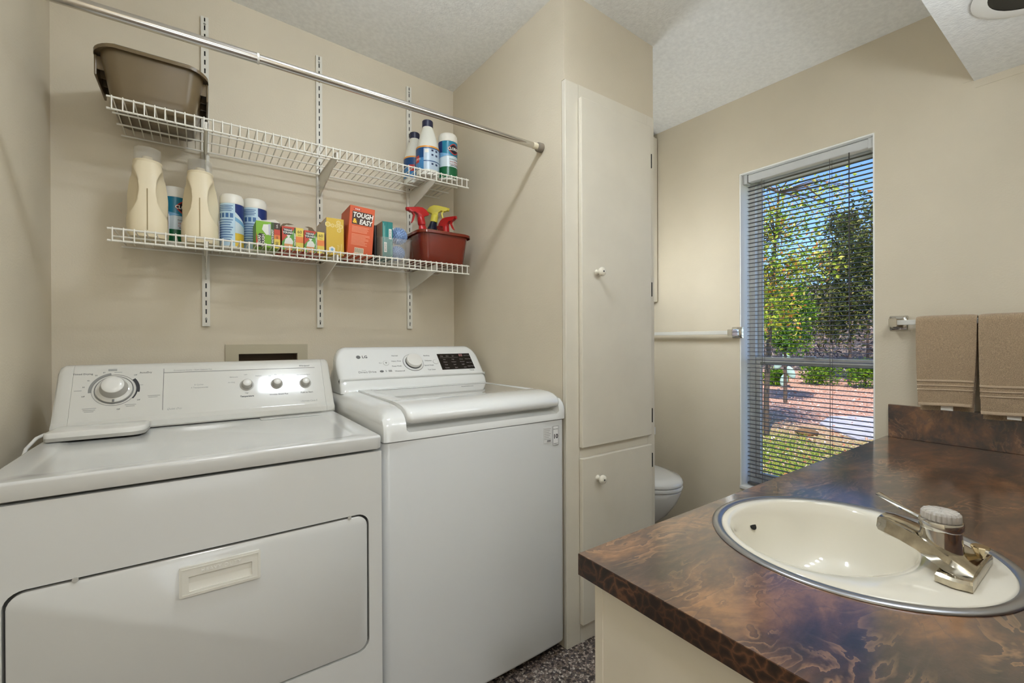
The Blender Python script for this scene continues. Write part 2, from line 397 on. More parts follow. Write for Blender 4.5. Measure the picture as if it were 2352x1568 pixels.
# ================================================================== LINEN CABINET
def knob_y(parent, x, y, z, m):   # turned knob pointing to -y
    prof = [(.011, 0), (.011, .003), (.0075, .006), (.0075, .014), (.013, .019), (.017, .024), (.0175, .029), (.015, .034), (.006, .0365)]
    k = obj('knob', lathe_on((1, 0, 0), (0, 0, 1), (x, y, z), prof, 24), m, parent, 50)
    obj('knob_screw', lathe_on((1, 0, 0), (0, 0, 1), (x, y-.0355, z), [(.0035, 0), (.0035, .0015)], 10), INK_D, k)
    return k
def linen():
    t = thing('linen_cabinet', 'tall built-in cream linen cabinet beside the washer', 'cabinet', (1.355, 1.22, 0))
    off = -Vector(t.location)
    def P(n, bm, m, par=None, sm=None):
        o = obj(n, bm, m, par or t, sm)
        if par is None: o.location = off
        return o
    y0, y1 = 1.217, 1.236
    for x0, x1 in ((1.098, 1.165), (1.564, 1.612)): P('stile', bx(x0, x1, y0, y1, 0, 2.10, bev=.0015, seg=1), CABP)
    for z0, z1 in ((0, .09), (.69, .745), (2.03, 2.10)): P('rail', bx(1.165, 1.564, y0, y1, z0, z1), CABP)
    for z0, z1, zk, hz in ((.737, 2.047, 1.399, (1.90, 1.355, .82)), (.074, .698, .614, (.63, .16))):
        bm = bx(1.162, 1.569, 1.198, 1.2165, z0, z1, bev=.003, seg=2)
        d = P('door', bm, CABP)
        knob_y(d, 1.240, 1.198, zk, PORC)
        for h in hz:
            obj('hinge', bx(1.5688, 1.5735, 1.197, 1.2165, h-.03, h+.03, bev=.001, seg=1), DARKGAP, d)
    P('latch', bx(1.612, 1.625, 1.222, 1.236, .727, .760, bev=.002), PORC_W)
linen()

# ================================================================== OVER-TOILET CABINET + TOILET
def upper_cabinet():
    t = thing('wall_cabinet', 'cream upper cabinet hung over the toilet', 'cabinet', (1.94, 2.09, 1.365)); off = -Vector(t.location)
    def P(n, bm, m, par=None):
        o = obj(n, bm, m, par or t)
        if par is None: o.location = off
        return o
    P('body', bx(1.618, 2.262, 1.70, 2.092, 1.365, 2.37), CABP)
    for x0, x1 in ((1.63, 1.938), (1.944, 2.258)):
        d = P('door', bx(x0, x1, 1.681, 1.6995, 1.37, 2.355, bev=.003), CABP)
        knob_y(d, (x1-.04 if x0 < 1.7 else x0+.04), 1.681, 1.45, PORC)
upper_cabinet()
def toilet():
    cx, yt = 1.925, 1.325
    t = thing('toilet', 'white toilet with closed lid behind the linen cabinet', 'toilet', (cx, 1.7, 0)); off = -Vector(t.location)
    def P(n, bm, m=PORC_W, par=None, sm=50):
        o = obj(n, bm, m, par or t, sm)
        if par is None: o.location = off
        return o
    def egg(s, z, dy=0, ly=.27, lb=.22, w=.185, n=36):
        yc = yt+.27
        out = []
        for i in range(n):
            a = 2*math.pi*i/n; c, q = math.cos(a), math.sin(a)
            out.append((cx+w*s*c, yc+dy+(lb if q > 0 else ly)*s*q, z))
        return out
    bm = BM(); loft(bm, [egg(.52, 0, .06), egg(.50, .03, .06), egg(.50, .10, .07), egg(.62, .17, .05), egg(.80, .24, .02), egg(.93, .31, .005), egg(.985, .355), egg(1.0, .375), egg(.97, .384)])
    P('bowl', bm)
    P('base', bx(cx-.10, cx+.10, 1.62, 2.0, 0, .30, bev=.03, seg=3))
    bm = BM(); loft(bm, [egg(1.0, .385), egg(1.03, .388), egg(1.035, .398), egg(1.02, .404)]); P('seat', bm)
    bm = BM(); loft(bm, [egg(1.0, .405), egg(1.03, .409), egg(1.035, .42), egg(1.0, .432), egg(.8, .441), egg(.4, .446)]); P('lid', bm)
    bm = bx(cx-.22, cx+.22, 1.885, 2.085, .40, .73, bev=.03, seg=3); tk = P('tank', bm)
    obj('tank_lid', bx(cx-.235, cx+.235, 1.87, 2.09, .732, .765, bev=.012, seg=2), PORC_W, tk, 50)
    obj('flush_lever', tube(BM(), [(cx-.16, 1.87, .68), (cx-.10, 1.868, .675)], .007, 8), CHROME, tk, 60)
    for s in (-1, 1): P('seat_hinge', bx(cx+s*.08-.02, cx+s*.08+.02, 1.80, 1.85, .384, .42, bev=.006))
toilet()

def added_hall_door():  # unseen glazed door added as the source for the rear fill light
    t = bpy.data.objects.new('added_door_1', None); link(t); struct(t); t.location = (.02, -1.6, 0)
    bm = BM()
    for q in ((-.42, -.40, 0, 2.02), (.40, .42, 0, 2.02), (-.40, .40, 1.98, 2.02), (-.40, .40, 0, .06)): box(bm, q[0], q[1], .001, .012, q[2], q[3])
    obj('frame', bm, VINYL, t)
    obj('glass', bx(-.40, .40, .002, .005, .06, 1.98), mat('added_door_glass', (200, 214, 226), .1), t)
added_hall_door()
# ================================================================== TOWEL BARS + TOWELS
def towel_bar(label, y0, y1, z, posts, xb=2.205):
    t = thing('towel_bar', label, 'towel bar', (2.27, (y0+y1)/2, z), group='chrome towel bars on the window wall'); off = -Vector(t.location)
    def P(n, bm, m, sm=None, par=None):
        o = obj(n, bm, m, par or t, sm)
        if par is None: o.location = off
        return o
    P('bar', bx(xb-.0095, xb+.0095, y0, y1, z-.0095, z+.0095, bev=.002), mat('bar_plastic', (214, 212, 204), .15, coat=.4))
    for y in posts:
        bm = BM(); loft(bm, [[(2.2695, y-.03, z-.03), (2.2695, y+.03, z-.03), (2.2695, y+.03, z+.03), (2.2695, y-.03, z+.03)],
                             [(2.262, y-.027, z-.027), (2.262, y+.027, z-.027), (2.262, y+.027, z+.027), (2.262, y-.027, z+.027)],
                             [(2.257, y-.016, z-.018), (2.257, y+.016, z-.018), (2.257, y+.016, z+.018), (2.257, y-.016, z+.018)],
                             [(2.225, y-.012, z-.015), (2.225, y+.012, z-.015), (2.225, y+.012, z+.015), (2.225, y-.012, z+.015)],
                             [(2.19, y-.013, z-.016), (2.19, y+.013, z-.016), (2.19, y+.013, z+.016), (2.19, y-.013, z+.016)]])
        bmesh.ops.bevel(bm, geom=bm.edges[:], offset=.002, segments=2, affect='EDGES')
        P('wall_post', bm, CHROME, 40)
towel_bar('chrome towel bar right of the window with towels over it', -.06, .56, 1.203, (.555, -.055))
towel_bar('empty chrome towel bar left of the window above the toilet', 1.205, 1.83, 1.176, (1.20, 1.825))
TERRY = terry('terry_beige', (178, 154, 124)); BAND = mat('towel_band', (196, 174, 146), .8, var=.04, vscale=200, bump=.3, bscale=300)
def towel(label, ya, yb, zb, seed, xb=2.205, zt=1.203):
    t = thing('hand_towel', label, 'towel', (xb, (ya+yb)/2, zb), group='beige hand towels on the bar'); off = Vector(t.location)
    rnd = random.Random(seed); th = .010; n = 40; ny = 22
    # centre line front bottom -> over bar -> back bottom
    path = []
    zf = zb; zk = zb-.02; rr = .018
    for i in range(n+1): path.append((-rr-.004*math.sin(i/n*math.pi)*.5, zf+(zt-zf)*i/n))
    for i in range(1, 12):
        a = math.pi-math.pi*i/12; path.append((rr*math.cos(a), zt+rr*math.sin(a)))
    for i in range(n+1): path.append((rr, zt-(zt-zk)*i/n))
    m = len(path)
    def pt(i, j, o, push=0):
        x, z = path[i]; a = path[max(i-1, 0)]; b = path[min(i+1, m-1)]
        tx, tz = b[0]-a[0], b[1]-a[1]; l = math.hypot(tx, tz); nx, nz = -tz/l, tx/l
        u = j/ny; y = ya+(yb-ya)*u
        s = min(1, max(0, (zt-z)/(zt-zb)))
        y += (.012*s*s if u < .5 else -.006*s*s)*abs(2*u-1)*(1 if u < .5 else 1)
        ed = 1-abs(2*u-1)**8*.65
        wv = .003*math.sin(u*5+seed+s*2)*s + .0012*noise.noise(Vector((u*9, s*11, seed*3.1)))
        q = o*th*.5*ed+push
        return (x+nx*q+(wv if i < n+6 else -wv), y-off.y, z+nz*q-off.z+.004*math.sin(u*3+seed)*s)
    vs = []; fs = []
    for o in (1, -1):
        for i in range(m):
            for j in range(ny+1): vs.append(pt(i, j, o))
    S = m*(ny+1); idx = lambda o, i, j: o*S+i*(ny+1)+j
    for i in range(m-1):
        for j in range(ny):
            fs.append((idx(0, i, j), idx(0, i, j+1), idx(0, i+1, j+1), idx(0, i+1, j)))
            fs.append((idx(1, i, j), idx(1, i+1, j), idx(1, i+1, j+1), idx(1, i, j+1)))
        fs.append((idx(0, i, 0), idx(0, i+1, 0), idx(1, i+1, 0), idx(1, i, 0)))
        fs.append((idx(0, i, ny), idx(1, i, ny), idx(1, i+1, ny), idx(0, i+1, ny)))
    for i in (0, m-1):
        for j in range(ny): fs.append((idx(0, i, j), idx(1, i, j), idx(1, i, j+1), idx(0, i, j+1)))
    b = pyobj('cloth', [(v[0], v[1], v[2]) for v in vs], fs, TERRY, t, 70)
    bmm = bmesh.new(); bmm.from_mesh(b.data); bmesh.ops.recalc_face_normals(bmm, faces=bmm.faces[:]); bmm.to_mesh(b.data); bmm.free()
    for f in b.data.polygons: f.use_smooth = True
    def strip(name, f0, f1, push):
        i0 = f0*n; i1 = f1*n; k = 3; vs = []; fs = []
        for a in range(k+1):
            fi = i0+(i1-i0)*a/k; lo = int(fi); fr = fi-lo
            for j in range(ny+1):
                p = Vector(pt(lo, j, 1, push))*(1-fr)+Vector(pt(min(lo+1, n), j, 1, push))*fr; vs.append(p)
        for a in range(k):
            for j in range(ny): fs.append((a*(ny+1)+j, (a+1)*(ny+1)+j, (a+1)*(ny+1)+j+1, a*(ny+1)+j+1))
        o = pyobj(name, vs, fs, BAND, t, 60)
        md = o.modifiers.new('s', 'SOLIDIFY'); md.thickness = .0015; md.offset = 0
    for f0, f1 in ((.185, .20), (.235, .25), (.285, .31)): strip('woven_band', f0, f1, .0012)
    strip('hem', 0.0, .035, .001)
    tg = obj('care_tag', bx(-.016, -.015, -.02, .012, -.014, .012), WHITE, t)
towel('beige terry towel nearer the window on the bar', .327, .486, .897, 1)
towel('beige terry towel hanging lower at the right picture edge', .168, .323, .886, 2)

# ================================================================== VANITY
CT = .75
SX, SY = 1.024, .329
def vanity():
    t = thing('vanity_cabinet', 'cream vanity cabinet under the brown countertop', 'cabinet', (1.4, .25, 0)); off = -Vector(t.location)
    def P(n, bm, m, par=None):
        o = obj(n, bm, m, par or t)
        if par is None: o.location = off
        return o
    P('end_panel', bx(.588, .606, -.088, .574, 0, .7095), CABP)
    P('corner_strip', bx(.5865, .588, .556, .574, 0, .7095), CABP)
    P('face_frame', bx(.606, 2.268, .556, .575, .09, .7095), CABP)
    P('toe_kick', bx(.606, 2.268, .50, .515, 0, .09), DARKGAP)
    P('back_panel', bx(.606, 2.268, -.088, -.075, .09, .7095), CABP)
    P('bottom_panel', bx(.606, 2.268, -.075, .556, .09, .105), CABP)
    x = .64
    for k in range(4):
        d = P('door', bx(x, x+.38, .5752, .592, .12, .68, bev=.003), CABP)
        prof = [(.011, 0), (.0075, .006), (.0075, .014), (.0175, .026), (.006, .0365)]
        obj('knob', lathe_on((-1, 0, 0), (0, 0, 1), (x+(.33 if k % 2 == 0 else .05), .592, .6), prof, 20), PORC, d, 50)
        x += .405
vanity()
def counter():
    t = thing('countertop', 'brown slate-pattern laminate countertop with the round sink', 'countertop', (1.4, .25, CT)); off = -Vector(t.location)
    def P(n, bm, m, sm=None):
        o = obj(n, bm, m, t, sm); o.location = off; return o
    n = 96; cx, cy, r = SX, SY, .226
    x0, x1, y0, y1 = .565, 2.2685, -.0885, .594
    angs = sorted([2*math.pi*i/n for i in range(n)] + [math.atan2(b-cy, a-cx) % (2*math.pi) for a in (x0, x1) for b in (y0, y1)])
    inner = [(cx+r*math.cos(a), cy+r*math.sin(a)) for a in angs]; outer = []
    for a in angs:
        c, q = math.cos(a), math.sin(a)
        tx = ((x1-cx) if c > 0 else (x0-cx))/c if abs(c) > 1e-9 else 1e9; ty = ((y1-cy) if q > 0 else (y0-cy))/q if abs(q) > 1e-9 else 1e9
        k = min(tx, ty); outer.append((cx+k*c, cy+k*q))
    P('top', plate_hole(BM(), outer, inner, xy, CT-.004, CT), LAM)
    bm = BM(); e = .0006
    box(bm, x0-e, x0+.02, y0, y1+e, CT-.039, CT-.0012); box(bm, x0+.02, x1, y1-.02, y1+e, CT-.039, CT-.0012)
    P('edge_band', bm, LAME)
    P('substrate', plate_hole(BM(), [(a*.999+.0014, b) for a, b in outer], inner, xy, CT-.036, CT-.0045), mat('particle_board', (150, 124, 92), .9))
    P('side_splash', bx(2.249, 2.2685, -.0885, .584, CT, .880, bev=.001, seg=1), LAM)
    P('back_splash', bx(.565, 2.249, -.0885, -.069, CT, .880, bev=.001, seg=1), LAM)
counter()
def sink():
    t = thing('bathroom_sink', 'round cream drop-in sink with metal rim in the countertop', 'sink', (SX, SY, CT)); off = -Vector(t.location)
    def P(n, bm, m, sm=50, par=None):
        o = obj(n, bm, m, par or t, sm)
        if par is None: o.location = off
        return o
    n = 96
    def ring(cx, cy, rx, ry, z): return [(cx+rx*math.cos(2*math.pi*i/n), cy+ry*math.sin(2*math.pi*i/n), z) for i in range(n)]
    bm = BM(); c = (SX, SY)
    rs = [(.2255, CT-.004), (.2385, CT+.0005), (.2385, CT+.0015), (.236, CT+.0038), (.230, CT+.0048), (.224, CT+.0042), (.2205, CT+.002), (.2205, CT-.006)]
    loft(bm, [ring(*c, r, r, z) for r, z in rs], True, False, False); P('metal_rim', bm, STEEL)
    bx0, by0, rx, ry = 1.022, .376, .192, .150   # bowl opening, off-centre towards the front
    R0 = [(SX, SY, .2203, .2203, CT-.006), (SX, SY, .2203, .2203, CT+.0015), (SX, SY, .217, .217, CT+.0035)]
    rings = [ring(*a) for a in R0]
    for f, dz in ((.5, .0035), (.85, .003), (1.0, -.001)):
        rings.append(ring(SX+(bx0-SX)*f, SY+(by0-SY)*f, .217+(rx-.217)*f, .217+(ry-.217)*f, CT+dz))
    for s, dz in ((.972, -.008), (.945, -.022), (.90, -.052), (.82, -.088), (.68, -.118), (.48, -.135), (.25, -.143), (.11, -.146)):
        rings.append(ring(bx0, by0-.012*(1-s), rx*s, ry*s, CT+dz))
    loft(bm := BM(), rings, True, False, True); P('basin', bm, PORC, 60)
    P('drain', lathe(BM(), [(.026, 0), (.026, .003), (.02, .004), (.012, .001)], (bx0, by0-.011, CT-.1465), 24), CHROME)
    # overflow hole in the wall opposite the faucet, on the basin surface
    o = Vector((bx0+.012, by0+ry*.955, CT-.034)); u = Vector((1, 0, 0)); v = Vector((0, .62, .78)).normalized()
    ov = obj('overflow', lathe_on(v, u, o-v*.002, [(.011, -.001), (.011, .001), (.008, .0015)], 20), DARKGAP, t, 50)
    ov.location = off + Vector((0, -.0035, .0005))
    for k in range(5):
        a = R(40+25*k); p = o+Vector((.02*math.cos(a), .006, .018+.008*math.sin(a)))
        h = P('overflow_slot', lathe(BM(), [(.0012, 0), (.0012, .0012)], p, 8), DARKGAP)
sink()
def faucet():
    z0 = CT+.0055; cx = 1.032
    t = thing('faucet', 'worn chrome single-lever faucet on the sink ledge', 'faucet', (cx, .168, z0)); off = -Vector(t.location)
    def P(n, bm, m=BRASSY, sm=40, par=None):
        o = obj(n, bm, m, par or t, sm)
        if par is None: o.location = off
        return o
    # deck plate with pointed ends
    bm = BM(); pl = [(-.078, .147), (.078, .147), (.084, .168), (.078, .190), (-.078, .190), (-.084, .168)]
    loft(bm, [[(cx+a*s, .168+(b-.168)*s, z) for a, b in pl] for s, z in ((1, z0), (1, z0+.010), (.95, z0+.014))]); P('deck_plate', bm)
    # wedge spout body
    secs = [(.150, .074, .052, z0+.012, z0+.018), (.165, .072, .050, z0+.012, z0+.025), (.182, .064, .044, z0+.013, z0+.034), (.20, .050, .037, z0+.017, z0+.042), (.222, .036, .030, z0+.024, z0+.050),
            (.245, .029, .026, z0+.030, z0+.056), (.264, .026, .023, z0+.034, z0+.060), (.277, .024, .020, z0+.037, z0+.060), (.280, .021, .016, z0+.041, z0+.057)]
    bm = BM(); rings = []
    for y, wb, wt, zb, zt in secs:
        zm = zb+(zt-zb)*.45; wm = wb*.55+wt*.45-(.006 if wb > .045 else 0)
        rings.append([(cx-wb*.9, y, zb), (cx+wb*.9, y, zb), (cx+wb, y, zb+.002), (cx+wm, y, zm), (cx+wt, y, zt-.0015), (cx+wt*.86, y, zt), (cx, y, zt+.001), (cx-wt*.86, y, zt), (cx-wt, y, zt-.0015), (cx-wm, y, zm), (cx-wb, y, zb+.002)])
    loft(bm, rings); P('spout', bm, BRASSY, 32)
    P('aerator', lathe(BM(), [(.011, -.006), (.012, -.004), (.012, .004)], (cx, .263, z0+.034), 20), CHROME)
    dc = (cx-.002, .197, 0)
    P('valve_body', lathe(BM(), [(.0285, z0+.026), (.0275, z0+.04), (.026, z0+.062)], dc, 40), CHROME)
    P('lever_ring', lathe(BM(), [(.026, z0+.062), (.0285, z0+.063), (.0290, z0+.064), (.0290, z0+.075), (.0275, z0+.077), (.024, z0+.077)], dc, 40), CHROME)
    cap = BM(); n = 72
    prof = [(.024, z0+.077, 1), (.0262, z0+.079, 1), (.0258, z0+.089, 1), (.023, z0+.0925, .3), (.012, z0+.0935, 0), (.003, z0+.094, 0)]
    loft(cap, [[(dc[0]+(r-(.0018*w if i % 3 == 0 else 0))*math.cos(2*math.pi*i/n), dc[1]+(r-(.0018*w if i % 3 == 0 else 0))*math.sin(2*math.pi*i/n), z-(.0008 if (w == 0 and i % 6 < 3) else 0)) for i in range(n)] for r, z, w in prof])
    P('acrylic_cap', cap, mat('acrylic', (240, 234, 226), .08, trans=.35, ior=1.45, coat=.5), 20)
    # lever
    a = Vector((cx+.008, .224, z0+.070)); b = Vector((cx+.018, .288, z0+.091)); d = (b-a); u = Vector((0, 0, 1)).cross(d).normalized(); bm = BM(); rings = []
    for f, w, h, lift in ((-.12, .010, .006, 0), (0, .007, .005, 0), (.35, .006, .004, -.001), (.62, .0085, .003, 0), (.9, .010, .0025, .001), (1, .0095, .0018, .0015)):
        p = a+d*f+Vector((0, 0, lift)); up = Vector((0, 0, 1))
        rings.append([p-u*w, p-u*w*.5-up*h, p+u*w*.5-up*h, p+u*w, p+u*w*.6+up*h*.6, p-u*w*.6+up*h*.6])
    loft(bm, rings); P('lever', bm, CHROME, 40)
    P('pop_up_rod', lathe(BM(), [(.006, 0), (.005, .006), (.0042, .010), (.0055, .014), (.012, .028), (.0125, .0295), (.011, .031)], (cx+.030, .155, z0+.008), 10), mat('brassy', (212, 196, 164), .15, 1), 25)
faucet()

# ================================================================== RECESSED LIGHT + CEILING FIXTURE
def recessed():
    c = (1.775, .125, 2.062)
    t = thing('recessed_light', 'round white-rimmed recessed light in the soffit above the vanity', 'light', c)
    o = obj('trim_ring', lathe(BM(), [(.118, 0), (.145, -.001), (.150, -.003), (.150, -.006), (.140, -.009), (.118, -.006)], (0, 0, 0), 48, caps=False), mat('ring_white', (232, 230, 224), .3), t, 40)
    bm = BM(); lathe(bm, [(.119, -.005), (.117, -.0035), (.10, -.003), (.02, -.0025)], (0, 0, 0), 40, caps=True)
    obj('baffle', bm, BLACK, t, 40)
    obj('lamp_face', lathe(BM(), [(.062, -.004), (.06, -.010), (.045, -.014), (.01, -.016)], (.03, -.03, 0), 32), mat('bulb_face', (205, 205, 200), .3), t, 50)
recessed()
def ceiling_light():
    zc = ceil_z(*CEIL_LAMP)-.006
    t = thing('ceiling_light', 'rectangular hanging ceiling fixture with white glass above the aisle', 'light', (CEIL_LAMP[0], CEIL_LAMP[1], zc))
    obj('base_plate', bx(-.10, .10, -.06, .06, -.02, .0), mat('fixture_white', (225, 222, 214), .4), t)
    for x in (-.07, .07): obj('stem', tube(BM(), [(x, 0, -.02), (x, 0, -.125)], .006, 10), CHROME, t, 60)
    obj('end_cap', bx(-.143, -.135, -.042, .042, -.168, -.122), CHROME, t); obj('end_cap', bx(.135, .143, -.042, .042, -.168, -.122), CHROME, t)
    obj('diffuser', bx(-.135, .135, -.038, .038, -.165, -.125, bev=.008), emis('diffuser_glow', (234, 244, 255), LAMP_GLOW), t, 50)
ceiling_light()
def vanity_light():
    t = thing('vanity_light', 'chrome vanity light bar with globe bulbs above the mirror wall', 'light', (1.15, -.09, 1.82))
    obj('back_plate', bx(-.38, .38, .0005, .03, -.055, .055, bev=.004), CHROME, t)
    G = emis('globe_glow', (234, 244, 255), GLOBE_GLOW)
    for k in range(4):
        x = -.285+.19*k
        obj('socket', lathe_on((-1, 0, 0), (0, 0, 1), (x, .03, 0), [(.026, 0), (.024, .02)], 20), CHROME, t, 40)
        bm = BM(); bmesh.ops.create_icosphere(bm, subdivisions=3, radius=.045); bmesh.ops.translate(bm, verts=bm.verts[:], vec=(x, .092, 0)); obj('globe_bulb', bm, G, t, 80)
vanity_light()
def nook_fill_light():  # unseen sconce added to brighten the toilet nook and ceiling
    t = thing('fill_sconce', 'small added fill sconce beside the toilet, hidden behind the linen cabinet', 'light', (1.612, 1.50, 1.42))
    obj('back_plate', bx(.0005, .012, -.05, .05, -.06, .06, bev=.003), CHROME, t)
    obj('arm', tube(BM(), [(.012, 0, -.03), (.05, 0, -.04), (.075, 0, -.03)], .006, 10), CHROME, t, 60)
    obj('shade', lathe(BM(), [(.035, -.03), (.05, -.02), (.055, .10), (.05, .13), (.02, .135)], (.075, 0, 0), 28), emis('nook_fill_glow', (234, 244, 255), NOOK_FILL_GLOW), t, 50)
nook_fill_light()
def hall_fill_lamp():  # unseen fixture added to go with the hall fill light
    t = thing('hall_fill_fixture', 'added round fill lamp on the hall ceiling behind the camera', 'light', (.02, -1.0, ceil_z(.02, -1.0)-.004))
    obj('base', lathe(BM(), [(.16, 0), (.16, -.02)], (0, 0, 0), 32), mat('fixture_white', (225, 222, 214), .4), t)
    obj('dome', lathe(BM(), [(.15, -.02), (.14, -.045), (.09, -.06), (.02, -.065)], (0, 0, 0), 32), emis('fill_dome_glow', (255, 240, 220), 3), t, 60)
hall_fill_lamp()

# ================================================================== LAUNDRY WALL
def maker(t):
    off = -Vector(t.location)
    def P(n, bm, m, par=None, sm=None):
        o = obj(n, bm, m, par or t, sm)
        if par is None: o.matrix_local = t.matrix_local.inverted() if t.rotation_euler.z else Matrix.Translation(off)
        return o
    return P
def outlet_box():
    t = thing('washer_outlet_box', 'beige recessed washer outlet box on the back wall', 'outlet box', (.23, 2.09, 1.0)); P = maker(t)
    M = mat('outlet_beige', (186, 176, 150), .5)
    out = [(OX0, OZ0), (OX1, OZ0), (OX1, OZ1), (OX0, OZ1)]; inn = [(OX0+.045, OZ0+.031), (OX1-.04, OZ0+.031), (OX1-.04, OZ1-.038), (OX0+.045, OZ1-.038)]
    P('flange', plate_hole(BM(), out, inn, xz, 2.0935, 2.084), M)
    bm = BM(); a, b, c, d = OX0+.045, OX1-.04, OZ0+.031, OZ1-.038
    for q in ((a, a+.002, c, d), (b-.002, b, c, d), (a+.002, b-.002, d-.002, d), (a+.002, b-.002, c, c+.002)): box(bm, q[0], q[1], 2.094, 2.19, q[2], q[3])
    box(bm, a, b, 2.188, 2.19, c, d); P('recess', bm, mat('outlet_brown', (120, 102, 84), .6))
    for x in (.17, .29): P('valve', lathe_on((1, 0, 0), (0, 0, 1), (x, 2.187, 1.0), [(.02, 0), (.02, .02), (.012, .03), (.012, .05)], 16), BRASSY, None, 40)
outlet_box()

DX0, DX1, DY = -.335, .400, 1.183
def dryer():
    t = thing('clothes_dryer', 'white front-door dryer with knobs on its slanted console', 'dryer', (.033, 1.53, 0)); P = maker(t)
    SHELL = mat('dryer_enamel', (212, 212, 208), .12, coat=.4)
    P('body', bx(DX0+.004, DX1-.004, DY+.016, 1.88, .03, .842), SHELL)
    for x in (DX0+.05, DX1-.05):
        for y in (DY+.08, 1.82): P('foot', lathe(BM(), [(.02, 0), (.02, .012), (.012, .014), (.012, .03)], (x, y, 0), 12), BLACK, None, 40)
    # top with shallow pan
    bm = BM()
    def rr(i, z, r): return [(a, b, z) for a, b in rrect(DX0+i, DX1-i, DY+i, 1.88-i, r, 4)]
    loft(bm, [rr(.002, .850, .012), rr(0, .853, .012), rr(0, .8795, .012), rr(0, .8805, .012), rr(.0015, .8842, .012), rr(.0045, .8855, .012), rr(.006, .8855, .012), rr(.040, .8855, .02), rr(.052, .8825, .03), rr(.058, .882, .03)])
    P('top_panel', bm, SHELL, None, 50)
    # lint screen lid
    P('lint_lid', bx(.16, .37, 1.655, 1.697, .8822, .8852, bev=.0015), SHELL)
    # front with door opening
    dx0, dx1, dz0, dz1 = -.297, .365, .318, .684
    hole = rrect(dx0, dx1, dz0, dz1, .030, 6)
    x0, x1, z0, z1 = DX0, DX1, .03, .843
    cx, cz = (dx0+dx1)/2, (dz0+dz1)/2
    outer = []
    corners = {}
    ring = list(hole)
    def outp(x, z):
        dx, dz = x-cx, z-cz
        tx = (x1-cx if dx > 0 else cx-x0)/abs(dx) if abs(dx) > 1e-9 else 1e9; tz = (z1-cz if dz > 0 else cz-z0)/abs(dz) if abs(dz) > 1e-9 else 1e9
        k = min(tx, tz); return (cx+dx*k, cz+dz*k)
    # insert hole points aligned with outer corners so that the corners stay square
    outer = [outp(*p) for p in ring]
    for (qx, qz), grp in (((x0, z0), range(0, 7)), ((x1, z0), range(7, 14)), ((x1, z1), range(14, 21)), ((x0, z1), range(21, 28))):
        i = min(grp, key=lambda k: (outer[k][0]-qx)**2+(outer[k][1]-qz)**2)
        outer[i] = (qx, qz)
        for k in grp:
            if k < i: outer[k] = (qx if grp[0] in (0, 14) else outer[k][0], outer[k][1]) if grp[0] in (0, 14) else (outer[k][0], qz)
            if k > i: outer[k] = (outer[k][0], qz) if grp[0] in (0, 14) else (qx, outer[k][1])
    P('front_panel', plate_hole(BM(), outer, hole, xz, DY+.003, DY+.0155), SHELL)
    bm = BM(); L = rrect(dx0+.0045, dx1-.0045, dz0+.0045, dz1-.006, .027, 6); L2 = rrect(dx0+.008, dx1-.008, dz0+.008, dz1-.0095, .025, 6)
    loft(bm, [[(a, DY+.0155, b) for a, b in L], [(a, DY+.0055, b) for a, b in L], [(a, DY+.003, b) for a, b in L2]])
    P('door_gap', bx(dx0, dx1, DY+.0152, DY+.0158, dz0, dz1), mat('gap_grey', (70, 69, 66), .7))
    d = P('door', bm, SHELL, None, 40)
    # recessed pull
    h0, h1, g0, g1 = -.040, .112, .591, .656
    PULL = mat('pull_plastic', (222, 219, 208), .35)
    out = rrect(h0, h1, g0, g1, .003, 2); inn = [(h0+.017+(a-h0)/(h1-h0)*(h1-h0-.034), g0+.011+(b-g0)/(g1-g0)*(g1-g0-.033)) for a, b in out]
    hd = obj('handle', plate_hole(BM(), out, inn, xz, DY-.003, DY+.003), PULL, d, 30)
    bm = BM(); ia, ib, ja, jb = h0+.017, h1-.017, g0+.011, g1-.022
    pr = [(DY+.0028, ja), (DY+.0028, jb), (DY+.0026, jb+.0005), (DY-.0002, jb+.0005)]
    loft(bm, [[(x, DY-.0002, ja-.0005), (x, DY+.0024, ja+.016), (x, DY+.0028, jb), (x, DY+.0029, jb), (x, DY+.0029, ja-.0005)] for x in (ia, ib)])
    obj('grip', bm, PULL, d); 
    bm = BM()
    for q in ((h0+.004, h1-.004, g1-.006, g1-.0045), (h0+.004, h1-.004, g0+.0045, g0+.006), (h0+.004, h0+.0055, g0+.006, g1-.006), (h1-.0055, h1-.004, g0+.006, g1-.006)): box(bm, q[0], q[1], DY-.0042, DY-.003, q[2], q[3])
    obj('handle_bead', bm, PULL, d)
    text('HEAVY DUTY', .0105, mat('embossed', (232, 230, 222), .3), d, (.036, DY-.003, g1-.0145), sp=1.25, ext=.0012)
    for x in (-.20, .315): obj('door_bumper', lathe_on((1, 0, 0), (0, 0, 1), (x, DY+.004, dz1-.003), [(.005, 0), (.005, .003)], 10), PLASTIC_G, d)
    # console
    CON = mat('console_plastic', (210, 208, 200), .07, coat=.3)
    prof = [(1.703, .8855), (1.700, .890), (1.702, .905), (1.715, .916), (1.7162, .91805), (1.7968, 1.05595), (1.798, 1.058), (1.804, 1.066), (1.814, 1.071), (1.85, 1.071), (1.872, 1.066), (1.876, 1.0), (1.876, .8855)]
    bm = BM(); prism_x(bm, prof, DX0+.032, DX1-.026); c = P('console', bm, CON, None, 35)
    def endcap(xa, xb, sgn):
        bm = BM(); rings = []
        for f, ins in ((0, 0), (.55, .0), (.85, .006), (1, .018)):
            x = xa+(xb-xa)*f
            zt = .8855; cy, cz = 1.80, .96
            rings.append([(x, y+(1.80-y)*ins*2.2, z-(ins*1.0 if z > 1.0 else 0)) for y, z in prof])
        loft(bm, rings); obj('end_cap', bm, CON, c, 40)
    endcap(DX0+.0315, DX0-.002, -1); endcap(DX1-.0255, DX1+.002, 1)
